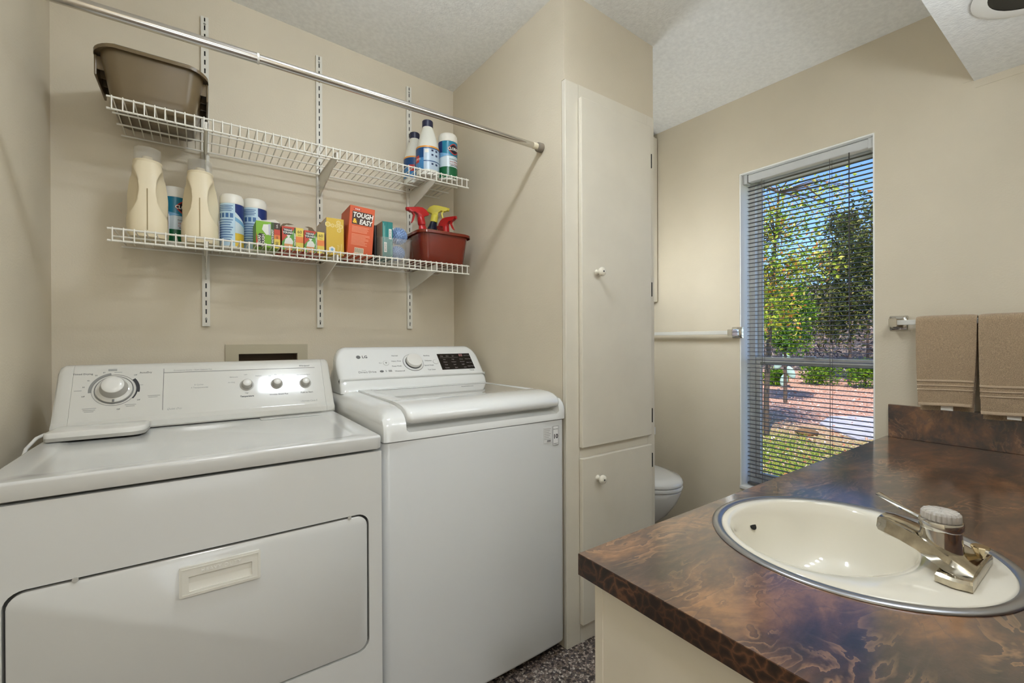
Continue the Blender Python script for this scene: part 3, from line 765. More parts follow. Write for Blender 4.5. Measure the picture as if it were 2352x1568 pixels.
    u = Vector((1, 0, 0)); v = Vector((0, .083, .142)).normalized(); nn = u.cross(v); o0 = Vector((0, 1.715, .916))
    def at(x, s, h=.0004): return o0+u*x+v*s+nn*h
    def tx(s, size, m, x, sy, **k): return text(s, size, m, c, at(x, sy), u, v, **k)
    # main dial
    dx, ds = -.211, .094
    k = obj('timer_dial', lathe_on(u, v, at(dx, ds, 0), [(.042, 0), (.0415, .006), (.036, .008), (.034, .009)], 48), CON, c, 40)
    kn = lathe_on(u, v, at(dx, ds+.002, .008), [(.033, 0), (.031, .006), (.0275, .024), (.026, .026)], 48); obj('timer_knob', kn, PLASTIC_G, c, 50)
    obj('knob_cap', lathe_on(u, v, at(dx, ds+.002, .0335), [(.0262, 0), (.024, .0025), (.012, .004)], 40), PLASTIC_W, c, 50)
    def arc(r0, r1, a0, a1, m, h=.0006, n=40):
        bm = BM(); pts = []
        full = abs(a1-a0) >= 360
        A = [R(a0+(a1-a0)*i/n) for i in range(n+1)]
        base = at(dx, ds, .0002)
        for i in range(n):
            q = [base+(u*math.cos(a)+v*math.sin(a))*r for a, r in ((A[i], r0), (A[i], r1), (A[i+1], r1), (A[i+1], r0))]
            loft(bm, [q, [p+nn*h for p in q]])
        obj('dial_scale', bm, m, c)
    arc(.0500, .0508, 0, 360, INK); arc(.0432, .0446, 0, 360, INK, .002, 60)
    arc(.0508, .0575, 100, 186, mat('scale_grey', (140, 140, 136), .5)); arc(.0508, .0590, -10, 38, INK_D); arc(.0508, .054, -35, -10, INK_D)
    obj('dial_pointer', slab_on(u, v, at(dx, ds, .0085), -.002, .003, -.042, -.034, .0006), INK, c)
    tx('Timed Drying', .0078, INK, -.283, .150, sx=1.0); tx('AccuDry', .0082, INK_D, -.140, .149)
    for s, a in (('Off', 195), ('30', 168), ('40', 148), ('50', 128), ('60', 112), ('Off', 48), ('Off', -35), ('Off', -80)):
        tx(s, .0056, INK, dx+.066*math.cos(R(a))*1.05, ds+.064*math.sin(R(a)))
    obj('end_signal_mark', slab_on(u, v, at(0, 0), -.228, -.208, .158, .1645, .0004), INK_L, c)
    for x, s, wd in ((-.262, .038, .03), (-.262, .033, .026), (-.262, .028, .02), (-.172, .043, .026), (-.172, .038, .02), (-.118, .068, .03), (-.12, .063, .022), (-.152, .106, .014), (-.29, .096, .016), (-.205, .152, .018)):
        obj('fine_print', slab_on(u, v, at(0, 0), x-wd/2, x+wd/2, s, s+.0016, .0003), INK_L, c)
    obj('rule_line', slab_on(u, v, at(0, 0), -.0965, -.0953, .018, .160, .0004), INK, c)
    obj('rule_line', slab_on(u, v, at(0, 0), -.0953, .350, .1452, .1464, .0004), INK, c)
    tx('Commercial Quality • Super Capacity Plus', .006, INK_L, -.02, .153); tx('Whirlpool', .0085, INK_D, .314, .1545, shear=.3)
    tx('8 Cycles', .007, INK_L, -.005, .098); tx('4 Temperatures', .007, INK_L, -.003, .088); tx('Quiet Dry', .0088, INK_L, -.068, .020, shear=.4)
    tx('Temperature', .0074, INK_D, .128, .046, off=.0002); tx('Wrinkle Shield Plus', .0074, INK_D, .224, .046); tx('Push to Start', .0078, INK_D, .314, .0465); tx('Ultimate Care II', .0085, INK_L, .318, .013)
    for kx, ks, r in ((.129, .088, .0165), (.220, .087, .0155), (.312, .084, .0155)):
        obj('control_knob', lathe_on(u, v, at(kx, ks, 0), [(r+.0045, 0), (r+.004, .0015), (r, .002), (r-.0005, .012), (r-.003, .020), (r-.004, .021)], 36), PLASTIC_G, c, 45)
        obj('knob_cap', lathe_on(u, v, at(kx, ks, .0205), [(r-.004, 0), (r-.0055, .002), (.004, .003)], 30), PLASTIC_W, c, 50)
    for s, x, q in (('Low', .127, .128), ('Extra Low', .092, .120), ('Medium', .165, .121), ('Air Only', .085, .10), ('High', .128, .058), ('Off', .199, .118), ('On', .218, .123), ('On', .243, .119), ('End of Cycle Signal', .309, .118)):
        tx(s, .0058, INK_L, x, q)
dryer()
def flat_box():
    t = thing('flat_white_box', 'slim white plastic box lying on the left rear of the dryer', 'box', (-.2235, 1.632, .8858), R(-3))
    pts = rrect(-.100, .100, -.055, .055, [.012, .035, .012, .012], 5)
    loft(bm := BM(), [[(a*s, b*s, z) for a, b in pts] for s, z in ((.99, .002), (1, .004), (1, .011))]); obj('tray', bm, PLASTIC_G, t, 40)
    loft(bm := BM(), [[(a*s, b*s, z) for a, b in pts] for s, z in ((1, .0112), (1, .021), (.985, .024), (.93, .0255))]); obj('cover', bm, PLASTIC_W, t, 40)
    obj('foot_pad', bx(-.09, .09, -.04, .04, 0, .002), BLACK, t)
    t2 = tag(obj('power_cord', tube(BM(), [(-.372, 1.62, .83), (-.366, 1.64, .868), (-.352, 1.66, .889), (-.342, 1.69, .8935)], .0045, 8), PLASTIC_W, None, 60), 'white cord curling over the left edge of the dryer', 'cord')
flat_box()

WX0, WX1, WYF = .413, 1.089, 1.205
def washer():
    t = thing('washing_machine', 'white top-load washer with glass lid and round dial', 'washing machine', (.75, 1.57, 0)); P = maker(t)
    E = mat('washer_enamel', (214, 215, 213), .2, coat=.3); PW = mat('washer_plastic', (230, 231, 228), .14, coat=.5)
    # cabinet with rounded, slightly bowed front
    def plan(i, z, n=10):
        r = .022; out = [(WX1-i, 1.925-i, z), (WX0+i, 1.925-i, z)]
        for k in range(5): a = R(180+90*k/4); out.append((WX0+i+r+r*math.cos(a), WYF+.010+r+i+r*math.sin(a), z))
        for k in range(1, n): f = k/n; x = WX0+r+(WX1-WX0-2*r)*f; out.append((x, WYF+.010+i-.008*(1-(2*f-1)**2), z))
        for k in range(5): a = R(270+90*k/4); out.append((WX1-i-r+r*math.cos(a), WYF+.010+r+i+r*math.sin(a), z))
        return out
    loft(bm := BM(), [plan(.006, .040), plan(.001, .046), plan(0, .052), plan(0, .848), plan(.001, .852), plan(.004, .8535)]); P('body', bm, E, None, 40)
    P('base_skirt', bx(WX0+.02, WX1-.02, WYF+.04, 1.90, .012, .040), BLACK)
    for x in (WX0+.07, WX1-.07):
        for y in (WYF+.09, 1.86): P('leveling_foot', lathe(BM(), [(.022, 0), (.022, .012)], (x, y, 0), 12), BLACK)
    # deck: side profile lofted over x; the middle is scooped in front
    def deck_sec(x, scoop, top, inset=0):
        yf = WYF+.004+inset
        if scoop: return [(x, 1.90, .856), (x, yf, .856), (x, yf, .868), (x, yf+.004, .877), (x, yf+.030, .886), (x, yf+.040, .893), (x, yf+.040, .900), (x, yf+.050, .915), (x, yf+.09, .930), (x, yf+.15, .935), (x, 1.72, .940), (x, 1.90, .940)]
        return [(x, 1.90, .856), (x, yf, .856), (x, yf, .868), (x, yf, .885), (x, yf+.003, .900), (x, yf+.010, .914), (x, yf+.022, min(top, .926)), (x, yf+.045, min(top, .937)), (x, yf+.09, min(top, .944)), (x, yf+.15, top), (x, 1.72, top+.003), (x, 1.90, top+.003)]
    secs = [deck_sec(WX0+.001, 0, .905, .012), deck_sec(WX0+.003, 0, .918, .006), deck_sec(WX0+.012, 0, .932, .001), deck_sec(WX0+.03, 0, .943), deck_sec(WX0+.060, 0, .9475), deck_sec(WX0+.068, 0, .9475), deck_sec(WX0+.078, 1, .947),
            deck_sec(WX1-.042, 1, .947), deck_sec(WX1-.032, 0, .9475), deck_sec(WX1-.026, 0, .9475), deck_sec(WX1-.016, 0, .942), deck_sec(WX1-.007, 0, .932, .001), deck_sec(WX1-.002, 0, .918, .005), deck_sec(WX1, 0, .905, .011)]
    loft(bm := BM(), secs); P('top_deck', bm, PW, None, 38)
    # lid: frame with a rounded front handle, glass in the middle
    lx0, lx1 = WX0+.071, WX1-.0305; yh = 1.705
    fp = [(1.352, .940), (1.30, .939), (1.262, .930), (1.245, .918), (1.232, .906), (1.214, .902), (1.206, .907), (1.203, .916), (1.206, .926), (1.216, .937), (1.235, .946), (1.262, .9515), (1.30, .9545), (1.345, .9555), (1.352, .954)]
    bm = BM(); rings = []
    for x, s in ((lx0, .90), (lx0+.004, .965), (lx0+.014, 1), (lx1-.012, 1), (lx1-.004, .965), (lx1, .90)):
        rings.append([(x, 1.352+(y-1.352)*s, .9465+(z-.9465)*(s*1.4-.4)) for y, z in fp])
    loft(bm, rings); lid = P('lid', bm, PW, None, 40)
    bm = BM()
    box(bm, lx0+.002, lx0+.048, 1.352, yh, .943, .9545, bev=.003); box(bm, lx1-.028, lx1-.002, 1.352, yh, .943, .9545, bev=.003); box(bm, lx0+.048, lx1-.028, yh-.028, yh, .943, .9545, bev=.002)
    obj('lid_frame', bm, PW, lid, 40)
    obj('lid_glass', bx(lx0+.046, lx1-.026, 1.350, yh-.026, .947, .9525), mat('lid_glass', (205, 204, 198), .03, trans=.35, ior=1.45, coat=.6), lid)
    obj('glass_border', bx(lx0+.048, lx1-.028, yh-.034, yh-.0285, .9526, .9529), INK, lid)
    text('TurboDrum', .011, INK, lid, (.90, 1.60, .9528), (1, 0, 0), (0, 1, 0))
    # tub opening under the glass
    P('tub', lathe(BM(), [(.20, .94), (.205, .9415), (.215, .9415)], (.75, 1.52, 0), 40, caps=False), mat('tub_grey', (150, 150, 148), .4), None, 40)
    # console
    prof = [(1.712, .9425), (1.714, .952), (1.722, .972), (1.733, .988), (1.728, .994), (1.728, .998), (1.7292, .99935), (1.8208, 1.10215), (1.822, 1.1035), (1.830, 1.110), (1.842, 1.1145), (1.875, 1.115), (1.895, 1.108), (1.91, 1.07), (1.92, .9425)]
    def sec(x, s, zl): # squash the top for rounded shoulders
        out = []
        for y, z in prof:
            zz = min(z, zl) if z > 1.0 else z
            yy = y
            if z > zl and y < 1.86: yy = 1.728+(zl-.998)*.89 + (y-1.822)*.6 if z > .998 and y >= 1.822 else y
            out.append((x, yy+s, zz))
        return out
    bm = BM(); rings = []
    n = 8; r = .075
    X0, X1 = WX0+.014, WX1-.022
    for k in range(n+1):
        a = math.pi/2*k/n; x = X0+.05*(1-math.cos(a)); zl = 1.115-r*(1-math.sin(a)); rings.append((x, zl, .016*(1-math.sin(a))**2))
    for k in range(n+1):
        a = math.pi/2*(1-k/n); x = X1-.05*(1-math.cos(a)); zl = 1.115-r*(1-math.sin(a)); rings.append((x, zl, .016*(1-math.sin(a))**2))
    def sec2(x, zl, s):
        f = (zl-.9425)/(1.115-.9425)
        return [(x, 1.712+(y-1.712)*(f if z > .99 else 1)+s, .9425+(z-.9425)*f if z > .999 else z) for y, z in prof]
    loft(bm, [sec2(*q) for q in rings]); c = P('console', bm, PW, None, 38)
    u = Vector((1, 0, 0)); v = Vector((0, .094, .1055)).normalized(); nn = u.cross(v); o0 = Vector((0, 1.728, .998))
    def at(x, s, h=.0004): return o0+u*x+v*s+nn*h
    def tx(s, size, m, x, sy, **k): return text(s, size, m, c, at(x, sy), u, v, **k)
    ks = .068; kx = .736
    obj('dial_ring', lathe_on(u, v, at(kx, ks, 0), [(.045, 0), (.045, .0012), (.0435, .0016)], 48), INK, c, 30); obj('dial_well', lathe_on(u, v, at(kx, ks, 0), [(.0435, 0), (.0435, .002), (.034, .0024)], 48), PW, c, 30)
    obj('dial', lathe_on(u, v, at(kx, ks, .002), [(.033, 0), (.0335, .002), (.0335, .018), (.0325, .0195), (.030, .0202)], 48), PLASTIC_W, c, 40)
    obj('dial_skirt', lathe_on(u, v, at(kx, ks, .002), [(.0345, 0), (.0345, .006)], 48), INK_D, c, 40)
    obj('brand_mark', lathe_on(u, v, at(.514, .104, 0), [(.0085, 0), (.0085, .0006)], 28), INK, c); tx('LG', .018, INK_D, .539, .104, off=.0003)
    tx('Inverter', .005, INK_L, .523, .036); tx('Direct Drive', .0135, INK, .535, .027); obj('badge', lathe_on(u*1.6, v, at(.592, .028, 0), [(.005, 0), (.005, .0005)], 20), INK, c); tx('5', .012, INK, .610, .028); obj('badge', slab_on(u, v, at(0, 0), .620, .634, .024, .033, .0003), INK_L, c)
    for s, x, q in (('Normal', .664, .107), ('Heavy Duty', .664, .078), ('Deep Wash', .660, .052), ('Waterproof', .667, .026), ('Bedding', .806, .104), ('Delicates', .806, .076), ('Speed Wash', .803, .050), ('Tub Clean', .808, .026)): tx(s, .0085, INK, x, q)
    for x, s in ((.619, .070), (.839, .068)):
        bm = lathe_on(u, v, at(x, s, 0), [(.0125, 0), (.0125, .0005), (.0118, .0006)], 28); obj('button_ring', bm, INK_L, c); obj('button', lathe_on(u, v, at(x, s, .0006), [(.0117, 0), (.0112, .0008)], 28), PW, c)
    obj('power_icon', lathe_on(u, v, at(.619, .070, .0015), [(.004, 0), (.004, .0003)], 16), INK_L, c); tx('>II', .009, INK_D, .839, .068); tx('Eco', .008, INK_L, .596, .071)
    scr = obj('display_panel', slab_on(u, v, at(0, 0, 0), .857, 1.020, .022, .111, .0012), mat('display_black', (16, 11, 11), .12), c)
    RED = mat('display_digit', (170, 120, 118), .4); LT = mat('display_text', (150, 142, 140), .4)
    def sx_(s, size, m, x, q): return text(s, size, m, scr, at(x, q, .0016), u, v)
    sx_('88', .019, RED, .972, .100)
    for r_, row in enumerate((('Hot', 'High', 'Heavy'), ('Warm', 'Medium', 'Normal'), ('Cold', 'Low', 'Light'))):
        for k_, s in enumerate(row): sx_(s, .007, LT, .884+k_*.042, .078-r_*.015)
    for k_, s in enumerate(('Temp.', 'Spin', 'Soil')): sx_(s, .0085, LT, .884+k_*.044, .031)
    for k_, s in enumerate(('Wash', 'Rinse', 'Spin')): sx_(s, .006, LT, .876+k_*.028, .097); sx_('. . .', .006, LT, .876+k_*.028, .105)
    for k_, s in enumerate(('Cold Wash', 'Water Plus', 'Stain Care', 'Delay Wash')): sx_(s, .0065, LT, 1.002, .099-k_*.021)
    obj('divider', slab_on(u, v, at(0, 0, .0012), .865, .955, .0885, .0892, .0003), LT, scr)
    tx('ThinQ', .0085, INK, 1.0, .014)
    # stickers on the front
    yf = WYF+.0056
    st = P('energy_sticker', bx(.985, 1.022, yf-.0006, yf+.003, .778, .832), mat('sticker', (222, 222, 220), .4))
    for k in range(7): obj('sticker_print', bx(.988, 1.018-.004*(k % 3), yf-.0009, yf-.0006, .826-k*.006, .8275-k*.006), INK_L, st)
    for k in range(9): obj('barcode', bx(1.001+k*.0019, 1.002+k*.0019, yf-.0009, yf-.0006, .780, .787), INK, st)
    yg = WYF+.0080
    s2 = P('warranty_sticker', bx(1.030, 1.055, yg-.001, yg+.004, .765, .832), mat('sticker_w', (236, 236, 234), .4))
    for q in ((1.030, 1.055, .832, .8328), (1.030, 1.055, .7642, .765), (1.0295, 1.0302, .7642, .8328), (1.0548, 1.0555, .7642, .8328)): obj('sticker_border', bx(q[0], q[1], yg-.0013, yg-.0008, q[2], q[3]), INK_D, s2)
    text('10', .022, INK_D, s2, (1.0425, yg-.0012, .795), off=.0006); text('Direct Drive', .0042, INK_D, s2, (1.0425, yg-.0012, .822)); text('WARRANTY', .0036, INK, s2, (1.0425, yg-.0012, .770))
washer()

# ================================================================== SHELF SYSTEM
SD = 2.0935
def standards():
    for k, (x, lab) in enumerate(((.0185, 'slotted white shelf upright behind the jugs, leftmost of the three'), (.432, 'slotted white shelf upright in the middle of the three'), (.848, 'slotted white shelf upright by the corner, rightmost of the three'))):
        t = thing('shelf_standard', lab, 'shelf upright', (x, SD, 1.2), group='slotted shelf uprights on the back wall')
        z0, z1 = 0, 1.195; bm = BM(); y0, y1 = -.0125, -.0105; w = .0125; sl = .0022
        for a, b in ((-w, -sl), (sl, w)): box(bm, a, b, y0, y1, z0, z1)
        for a, b in ((-w, -w+.002), (w-.002, w)): box(bm, a, b, y1, 0, z0, z1)
        z = z0; edges = []
        n = 36; p = (z1-z0)/n
        for i in range(n): box(bm, -sl, sl, y0, y1, z0+i*p, z0+i*p+p*.42)
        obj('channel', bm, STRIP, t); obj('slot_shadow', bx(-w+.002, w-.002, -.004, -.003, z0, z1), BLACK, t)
        for zs in (.028, .6, z1-.028): obj('screw', lathe_on((1, 0, 0), (0, 0, 1), (0, y0, zs), [(.0042, 0), (.0035, .0015), (.001, .002)], 12), mat('screw', (150, 148, 142), .4, .6), t)
standards()
SX0, SX1, YF, YB = -.226, 1.006, 1.770, 2.072
def shelf(zd, label):
    t = thing('wire_shelf', label, 'shelf', ((SX0+SX1)/2, 1.92, zd), group='white wire shelves'); P = maker(t)
    rl = .0032; rc = .0019; zt = zd-.0042
    for y, z in ((YF, zt), (YF, zd-.040), (YF+.11, zt-.003), (YF+.20, zt-.003), (YB, zt-.003)):
        P('long_wire', tube(BM(), [(SX0, y, z-.0005), (SX1, y, z-.0005)], rl, 8), WHITE_COAT, None, 60)
    first = None; n = 49
    for i in range(n):
        x = SX0+.012+(SX1-SX0-.024)*i/(n-1)
        if first is None:
            zz = zt+rl
            pts = [(x, YF-.0045, zd-.043), (x, YF-.0045, zd-.02), (x, YF-.0042, zz-.003), (x, YF-.001, zz), (x, YF+.006, zz+.0004), (x, YB, zz)]
            first = P('cross_wire', tube(BM(), pts, rc, 6), WHITE_COAT, None, 60)
        else:
            c = copy(first, 'cross_wire'); c.location = Vector(first.location)+Vector((x-(SX0+.012), 0, 0))
ZU, ZL = 1.8775, 1.4845
shelf(ZU, 'upper white wire shelf holding the brown bin'); shelf(ZL, 'lower white wire shelf holding the jugs and cleaning boxes')
def brackets():
    for zs, nm in ((ZU, 'upper'), (ZL, 'lower')):
        for x, w in ((.0185, 'left'), (.432, 'middle'), (.848, 'right')):
            lab = {'left': 'white bracket under the %s wire shelf at the leftmost upright', 'middle': 'white bracket under the %s wire shelf at the middle upright', 'right': 'white bracket under the %s wire shelf at the upright by the corner'}[w] % nm
            t = thing('shelf_bracket', lab, 'bracket', (x, 2.08, zs-.05), group='shelf brackets'); P = maker(t)
            top = zs-.0125; yb = SD-.0128
            pr = [(yb, top), (YF+.012, top), (YF+.008, top-.004), (YF+.010, top-.024), (YF+.020, top-.028), (yb-.02, top-.085), (yb, top-.092)]
            P('arm', prism_x(BM(), pr, x-.0018, x+.0018), STRIP)
            P('flange', bx(x-.006, x+.006, YF+.012, yb, top-.0006, top+.0012), STRIP)
            P('lip_hook', bx(x-.003, x+.003, YF+.0045, YF+.011, top-.022, top), STRIP)
brackets()
def rod():
    t = thing('closet_rod', 'chrome tension rod spanning the laundry alcove', 'rod', (.345, 1.353, 1.893)); P = maker(t)
    y, z = 1.353, 1.893
    P('outer_tube', tube(BM(), [(-.40, y, z-.006), (.128, y, z-.0003)], .0128, 24), RODM, None, 60)
    P('inner_tube', tube(BM(), [(.128, y, z-.0003), (1.08, y, z+.001)], .0112, 24), RODM, None, 60)
    P('collar', tube(BM(), [(.126, y, z-.0004), (.131, y, z-.0002)], .0134, 24), mat('collar', (225, 222, 214), .3), None, 60)
    P('ivory_sleeve', tube(BM(), [(1.052, y, z+.001), (1.08, y, z+.001)], .0118, 24), mat('ivory', (226, 216, 190), .35), None, 60)
    for x0, x1 in ((1.074, 1.0975), (-.4065, -.383)):
        P('rubber_cap', tube(BM(), [(x0, y, z), (x0+.004 if x0 > 0 else x0+.02, y, z), (x1, y, z)], [.0155, .018, .018] if x0 > 0 else [.018, .018, .0155], 24), RUBBER, None, 50)
rod()

# ================================================================== THINGS ON THE UPPER SHELF
def tub_thing(name, label, cat, loc, top, bot, h, m, rim=.012, bow=0, rz=0, handles=False):
    t = thing(name, label, cat, loc, rz)
    (tw, td), (bw, bd) = top, bot
    n = 6
    def loop(wd, dp, z, r, bw_=0):
        L = rrect(-wd/2, wd/2, -dp/2, dp/2, r, n)
        return [(a, b, z+(bw_*(1-(2*a/wd)**2) if b < 0 or True else 0)) for a, b in L]
    out = [loop(bw*.94, bd*.94, 0, .03), loop(bw, bd, .006, .035)]
    for f in (.25, .5, .75, 1): out.append(loop(bw+(tw-bw)*f, bd+(td-bd)*f, .006+(h-.006)*f, .035+.01*f, bow*f))
    inn = [loop(bw+(tw-bw)*f-.005, bd+(td-bd)*f-.005, .006+(h-.006)*f+(.004 if f == 0 else 0), .034+.01*f, bow*f) for f in (1, .66, .33, 0)]
    bm = BM(); loft(bm, out+inn); obj('tub', bm, m, t, 45)
    bm = BM(); w2, d2 = tw+rim*2, td+rim*2
    loft(bm, [loop(tw-.002, td-.002, h-.002, .045, bow), loop(w2, d2, h-.003, .05, bow), loop(w2, d2, h-.010, .05, bow), loop(w2+.002, d2+.002, h-.011, .05, bow), loop(w2+.002, d2+.002, h, .05, bow), loop(w2-.006, d2-.006, h+.003, .05, bow), loop(tw-.004, td-.004, h+.002, .045, bow)], True, False, False)
    obj('rim', bm, m, t, 40)
    if handles:
        for s in (-1, 1):
            x = s*(tw/2+rim-.002); bm = BM(); box(bm, x-.003, x+.003, -td*.34, td*.34, h-.070, h-.008, bev=.002); hd = obj('side_handle', bm, m, t)
            for yy in (-.09, -.03, .03, .09): obj('handle_rib', bx(min(x, s*tw*.46), max(x, s*tw*.46), yy*td/.28-.0015, yy*td/.28+.0015, h-.05, h-.01), m, hd)
    return t
BROWN = mat('brown_plastic', (108, 92, 66), .28, coat=.2, var=.04, vscale=6)
BZ = ZU+.0004
tub_thing('plastic_bin', 'translucent brown plastic bin at the left end of the upper shelf', 'bin', (-.118, 1.925, BZ), (.262, .270), (.210, .215), .148, BROWN, bow=.018, handles=True)

def canister(label, x, y, z, r, h, kind):
    t = thing('wipes_canister', label, 'canister', (x, y, z), group='cleaning wipes canisters')
    CW = mat('canister_white', (232, 228, 216), .3)
    obj('tub', lathe(BM(), [(r*.96, 0), (r, .003), (r, h*.82)], (0, 0, 0), 40), CW, t, 40)
    obj('lid', lathe(BM(), [(r*1.02, h*.82), (r*1.02, h*.9), (r*.99, h*.95), (r*.86, h*.99), (r*.4, h)], (0, 0, 0), 40), CW, t, 40)
    cam = math.atan2(-y, -x)    # the side turned to the room
    def patch(nm, a0, a1, f0, f1, m, push=.0004, par=None):
        n = max(12, int(abs(a1-a0)/4)); bm = BM(); rr = r+push*1.5+.0002
        def zf(f, i): return (f(i/n) if callable(f) else f)*h
        for i in range(n):
            A = [cam+R(a0+(a1-a0)*k/n) for k in (i, i+1)]
            q = [(rr*math.cos(A[k]), rr*math.sin(A[k]), zf(f, i+k)) for k, f in ((0, f0), (1, f0), (1, f1), (0, f1))]
            vs = [bm.verts.new(p) for p in q]
            if zf(f1, i)-zf(f0, i) > 1e-6 or zf(f1, i+1)-zf(f0, i+1) > 1e-6: bm.faces.new(vs)
        bmesh.ops.remove_doubles(bm, verts=bm.verts[:], dist=1e-6)
        return obj(nm, bm, m, par or lab, 60)
    def wt(s, size, m, a, f, **k): return text(s, size, m, lab, (0, 0, f*h), wrap=(0, 0, r+.0016, cam+R(a)), **k)
    NAVY = mat('label_navy', (28, 48, 108), .3); TEAL = mat('label_teal', (30, 118, 146), .3); GREEN = mat('label_green', (20, 96, 56), .3); PALE = mat('label_pale', (206, 218, 222), .3); YEL = mat('label_yellow', (226, 188, 70), .3); LBLUE = mat('label_lightblue', (120, 170, 206), .3)
    RED = mat('label_red', (186, 50, 42), .4); NV2 = mat('label_dark', (24, 22, 34), .3)
    base = lathe(BM(), [(r+.0002, h*.04), (r+.0002, h*.81)], (0, 0, 0), 80, caps=False)
    if kind == 'green':
        lab = obj('label', base, PALE, t, 60)
        patch('label_band', -180, 180, .50, .81, TEAL); patch('label_band', -100, -35, .52, .81, NAVY, .0006); patch('label_band', -180, 180, .04, .27, GREEN); patch('label_swoosh', -110, 20, lambda f: .46+.06*f*f, lambda f: .52+.10*(1-f), LBLUE, .0007)
        for ang in (40,): 
            patch('logo_border', ang-42, ang+42, lambda f: .645-.115*math.sin(math.pi*f), lambda f: .645+.115*math.sin(math.pi*f), RED, .0008)
            patch('logo', ang-36, ang+36, lambda f: .645-.095*math.sin(math.pi*f), lambda f: .645+.095*math.sin(math.pi*f), NV2, .001)
            text('CLOROX', r*.42, WHITE, lab, (0, 0, .645*h), wrap=(0, 0, r+.0022, cam+R(ang)), off=.0005, sx=.85)
        wt('Disinfecting Wipes', r*.15, INK_D, 40, .43); wt('KILLS 99.9% of', r*.17, RED, 40, .375); wt('Viruses & Bacteria', r*.15, RED, 40, .33); patch('label_rule', 15, 75, .295, .305, NV2, .0008)
    else:
        lab = obj('label', base, mat('label_ice', (186, 212, 226), .3), t, 60)
        patch('label_band', 15, 110, .48, .81, NAVY); patch('label_band', 15, 110, .28, .52, LBLUE, .0003); patch('label_swoosh', 15, 110, .28, lambda f: .66-.30*f, PALE, .0006); patch('label_swoosh', 15, 110, lambda f: .50-.16*f, lambda f: .57-.16*f, LBLUE, .0007); patch('label_band', 15, 110, .04, .29, YEL)
        for k in range(4): patch('icon', -75+k*22, -60+k*22, .55, .63, mat('label_blue', (70, 110, 160), .4))
        for k in range(9): patch('fine_print', -80, 5-6*(k % 3), .50-k*.045, .515-k*.045, mat('label_blue', (70, 110, 160), .4), .0005)
        for k in range(4): patch('fine_print', -80, 5-6*(k % 2), .76-k*.03, .772-k*.03, mat('label_blue', (70, 110, 160), .4), .0005)
    return t
def bleach(label, x, y, z, s, rot):
    t = thing('bleach_bottle', label, 'bottle', (x, y, z), group='bleach bottles'); r = .052*s; h = .26*s
    WB = mat('bleach_white', (222, 220, 208), .35)
    cam = math.atan2(-y, -x)
    n = 40; bm = BM(); rings = []
    for rr, zz, fl in ((.9, 0, 0), (1, .012, 0), (1, .30, 0), (.985, .50, 0), (.93, .56, .04), (.78, .68, .10), (.60, .79, .10), (.47, .87, .04), (.42, .90, 0)):
        rings.append([(r*rr*(1-fl*max(0, math.cos(3*(2*math.pi*i/n-cam-.5))))*math.cos(2*math.pi*i/n), r*rr*(1-fl*max(0, math.cos(3*(2*math.pi*i/n-cam-.5))))*math.sin(2*math.pi*i/n), h*zz) for i in range(n)])
    loft(bm, rings); obj('bottle', bm, WB, t, 40)
    capb = BM(); nn_ = 48
    loft(capb, [[(r*(q-(.012 if i % 2 else 0))*math.cos(2*math.pi*i/nn_), r*(q-(.012 if i % 2 else 0))*math.sin(2*math.pi*i/nn_), h*zz) for i in range(nn_)] for q, zz in ((.46, .885), (.47, .89), (.47, .99), (.44, 1.0))])
    obj('cap', capb, mat('cap_navy', (40, 42, 66), .4), t, 30)
    lab = obj('label', lathe(BM(), [(r+.0003, h*.10), (r+.0003, h*.50)], (0, 0, 0), 80, caps=False), mat('label_wash', (186, 204, 220), .3), t, 60)
    def patch(nm, a0, a1, f0, f1, m, push=.0006):
        bm = BM(); k = max(8, int(abs(a1-a0)/4)); rr = r+push*1.3+.0003; v = [[bm.verts.new((rr*math.cos(cam+R(a0+(a1-a0)*i/k)), rr*math.sin(cam+R(a0+(a1-a0)*i/k)), h*f)) for i in range(k+1)] for f in (f0, f1)]
        for i in range(k): bm.faces.new((v[0][i], v[0][i+1], v[1][i+1], v[1][i]))
        obj(nm, bm, m, lab, 60)
    patch('label_band', -180, 180, .475, .50, mat('label_orange', (226, 150, 52), .4))
    B1 = mat('label_blue2', (20, 70, 122), .35); B2 = mat('label_blue3', (70, 130, 180), .35)
    patch('label_band', -170+rot, -20+rot, .30, .472, B1); patch('label_band', -170+rot, -20+rot, .10, .30, B2); patch('label_rule', -20+rot, 120+rot, .455, .47, B1); patch('label_rule', -20+rot, 120+rot, .235, .25, B1)
    patch('label_mark', -14+rot, 4+rot, .38, .44, WHITE)
    for f in (.41, .335, .18):
        patch('icon', 18+rot, 28+rot, f, f+.03, NAVYI); patch('icon', 40+rot, 52+rot, f-.005, f+.03, NAVYI); patch('fine_print', 66+rot, 100+rot, f+.01, f+.018, B2)
    patch('logo', -75+rot, -45+rot, .22, .34, mat('label_red', (186, 50, 42), .4), .0009); text('CLOROX', r*.26, WHITE, lab, (0, 0, h*.28), wrap=(0, 0, r+.0014, cam+R(-60+rot)), sx=.8)
NAVYI = mat('icon_navy', (34, 46, 84), .4)
bleach('white bleach bottle with navy cap standing in front', .851, 1.872, BZ, 1.0, 0)
bleach('white bleach bottle half hidden behind the other one', .842, 2.0, BZ, .97, 45)
canister('teal and green wipes canister on the upper shelf by the corner', .948, 1.862, BZ, .0435, .218, 'green')

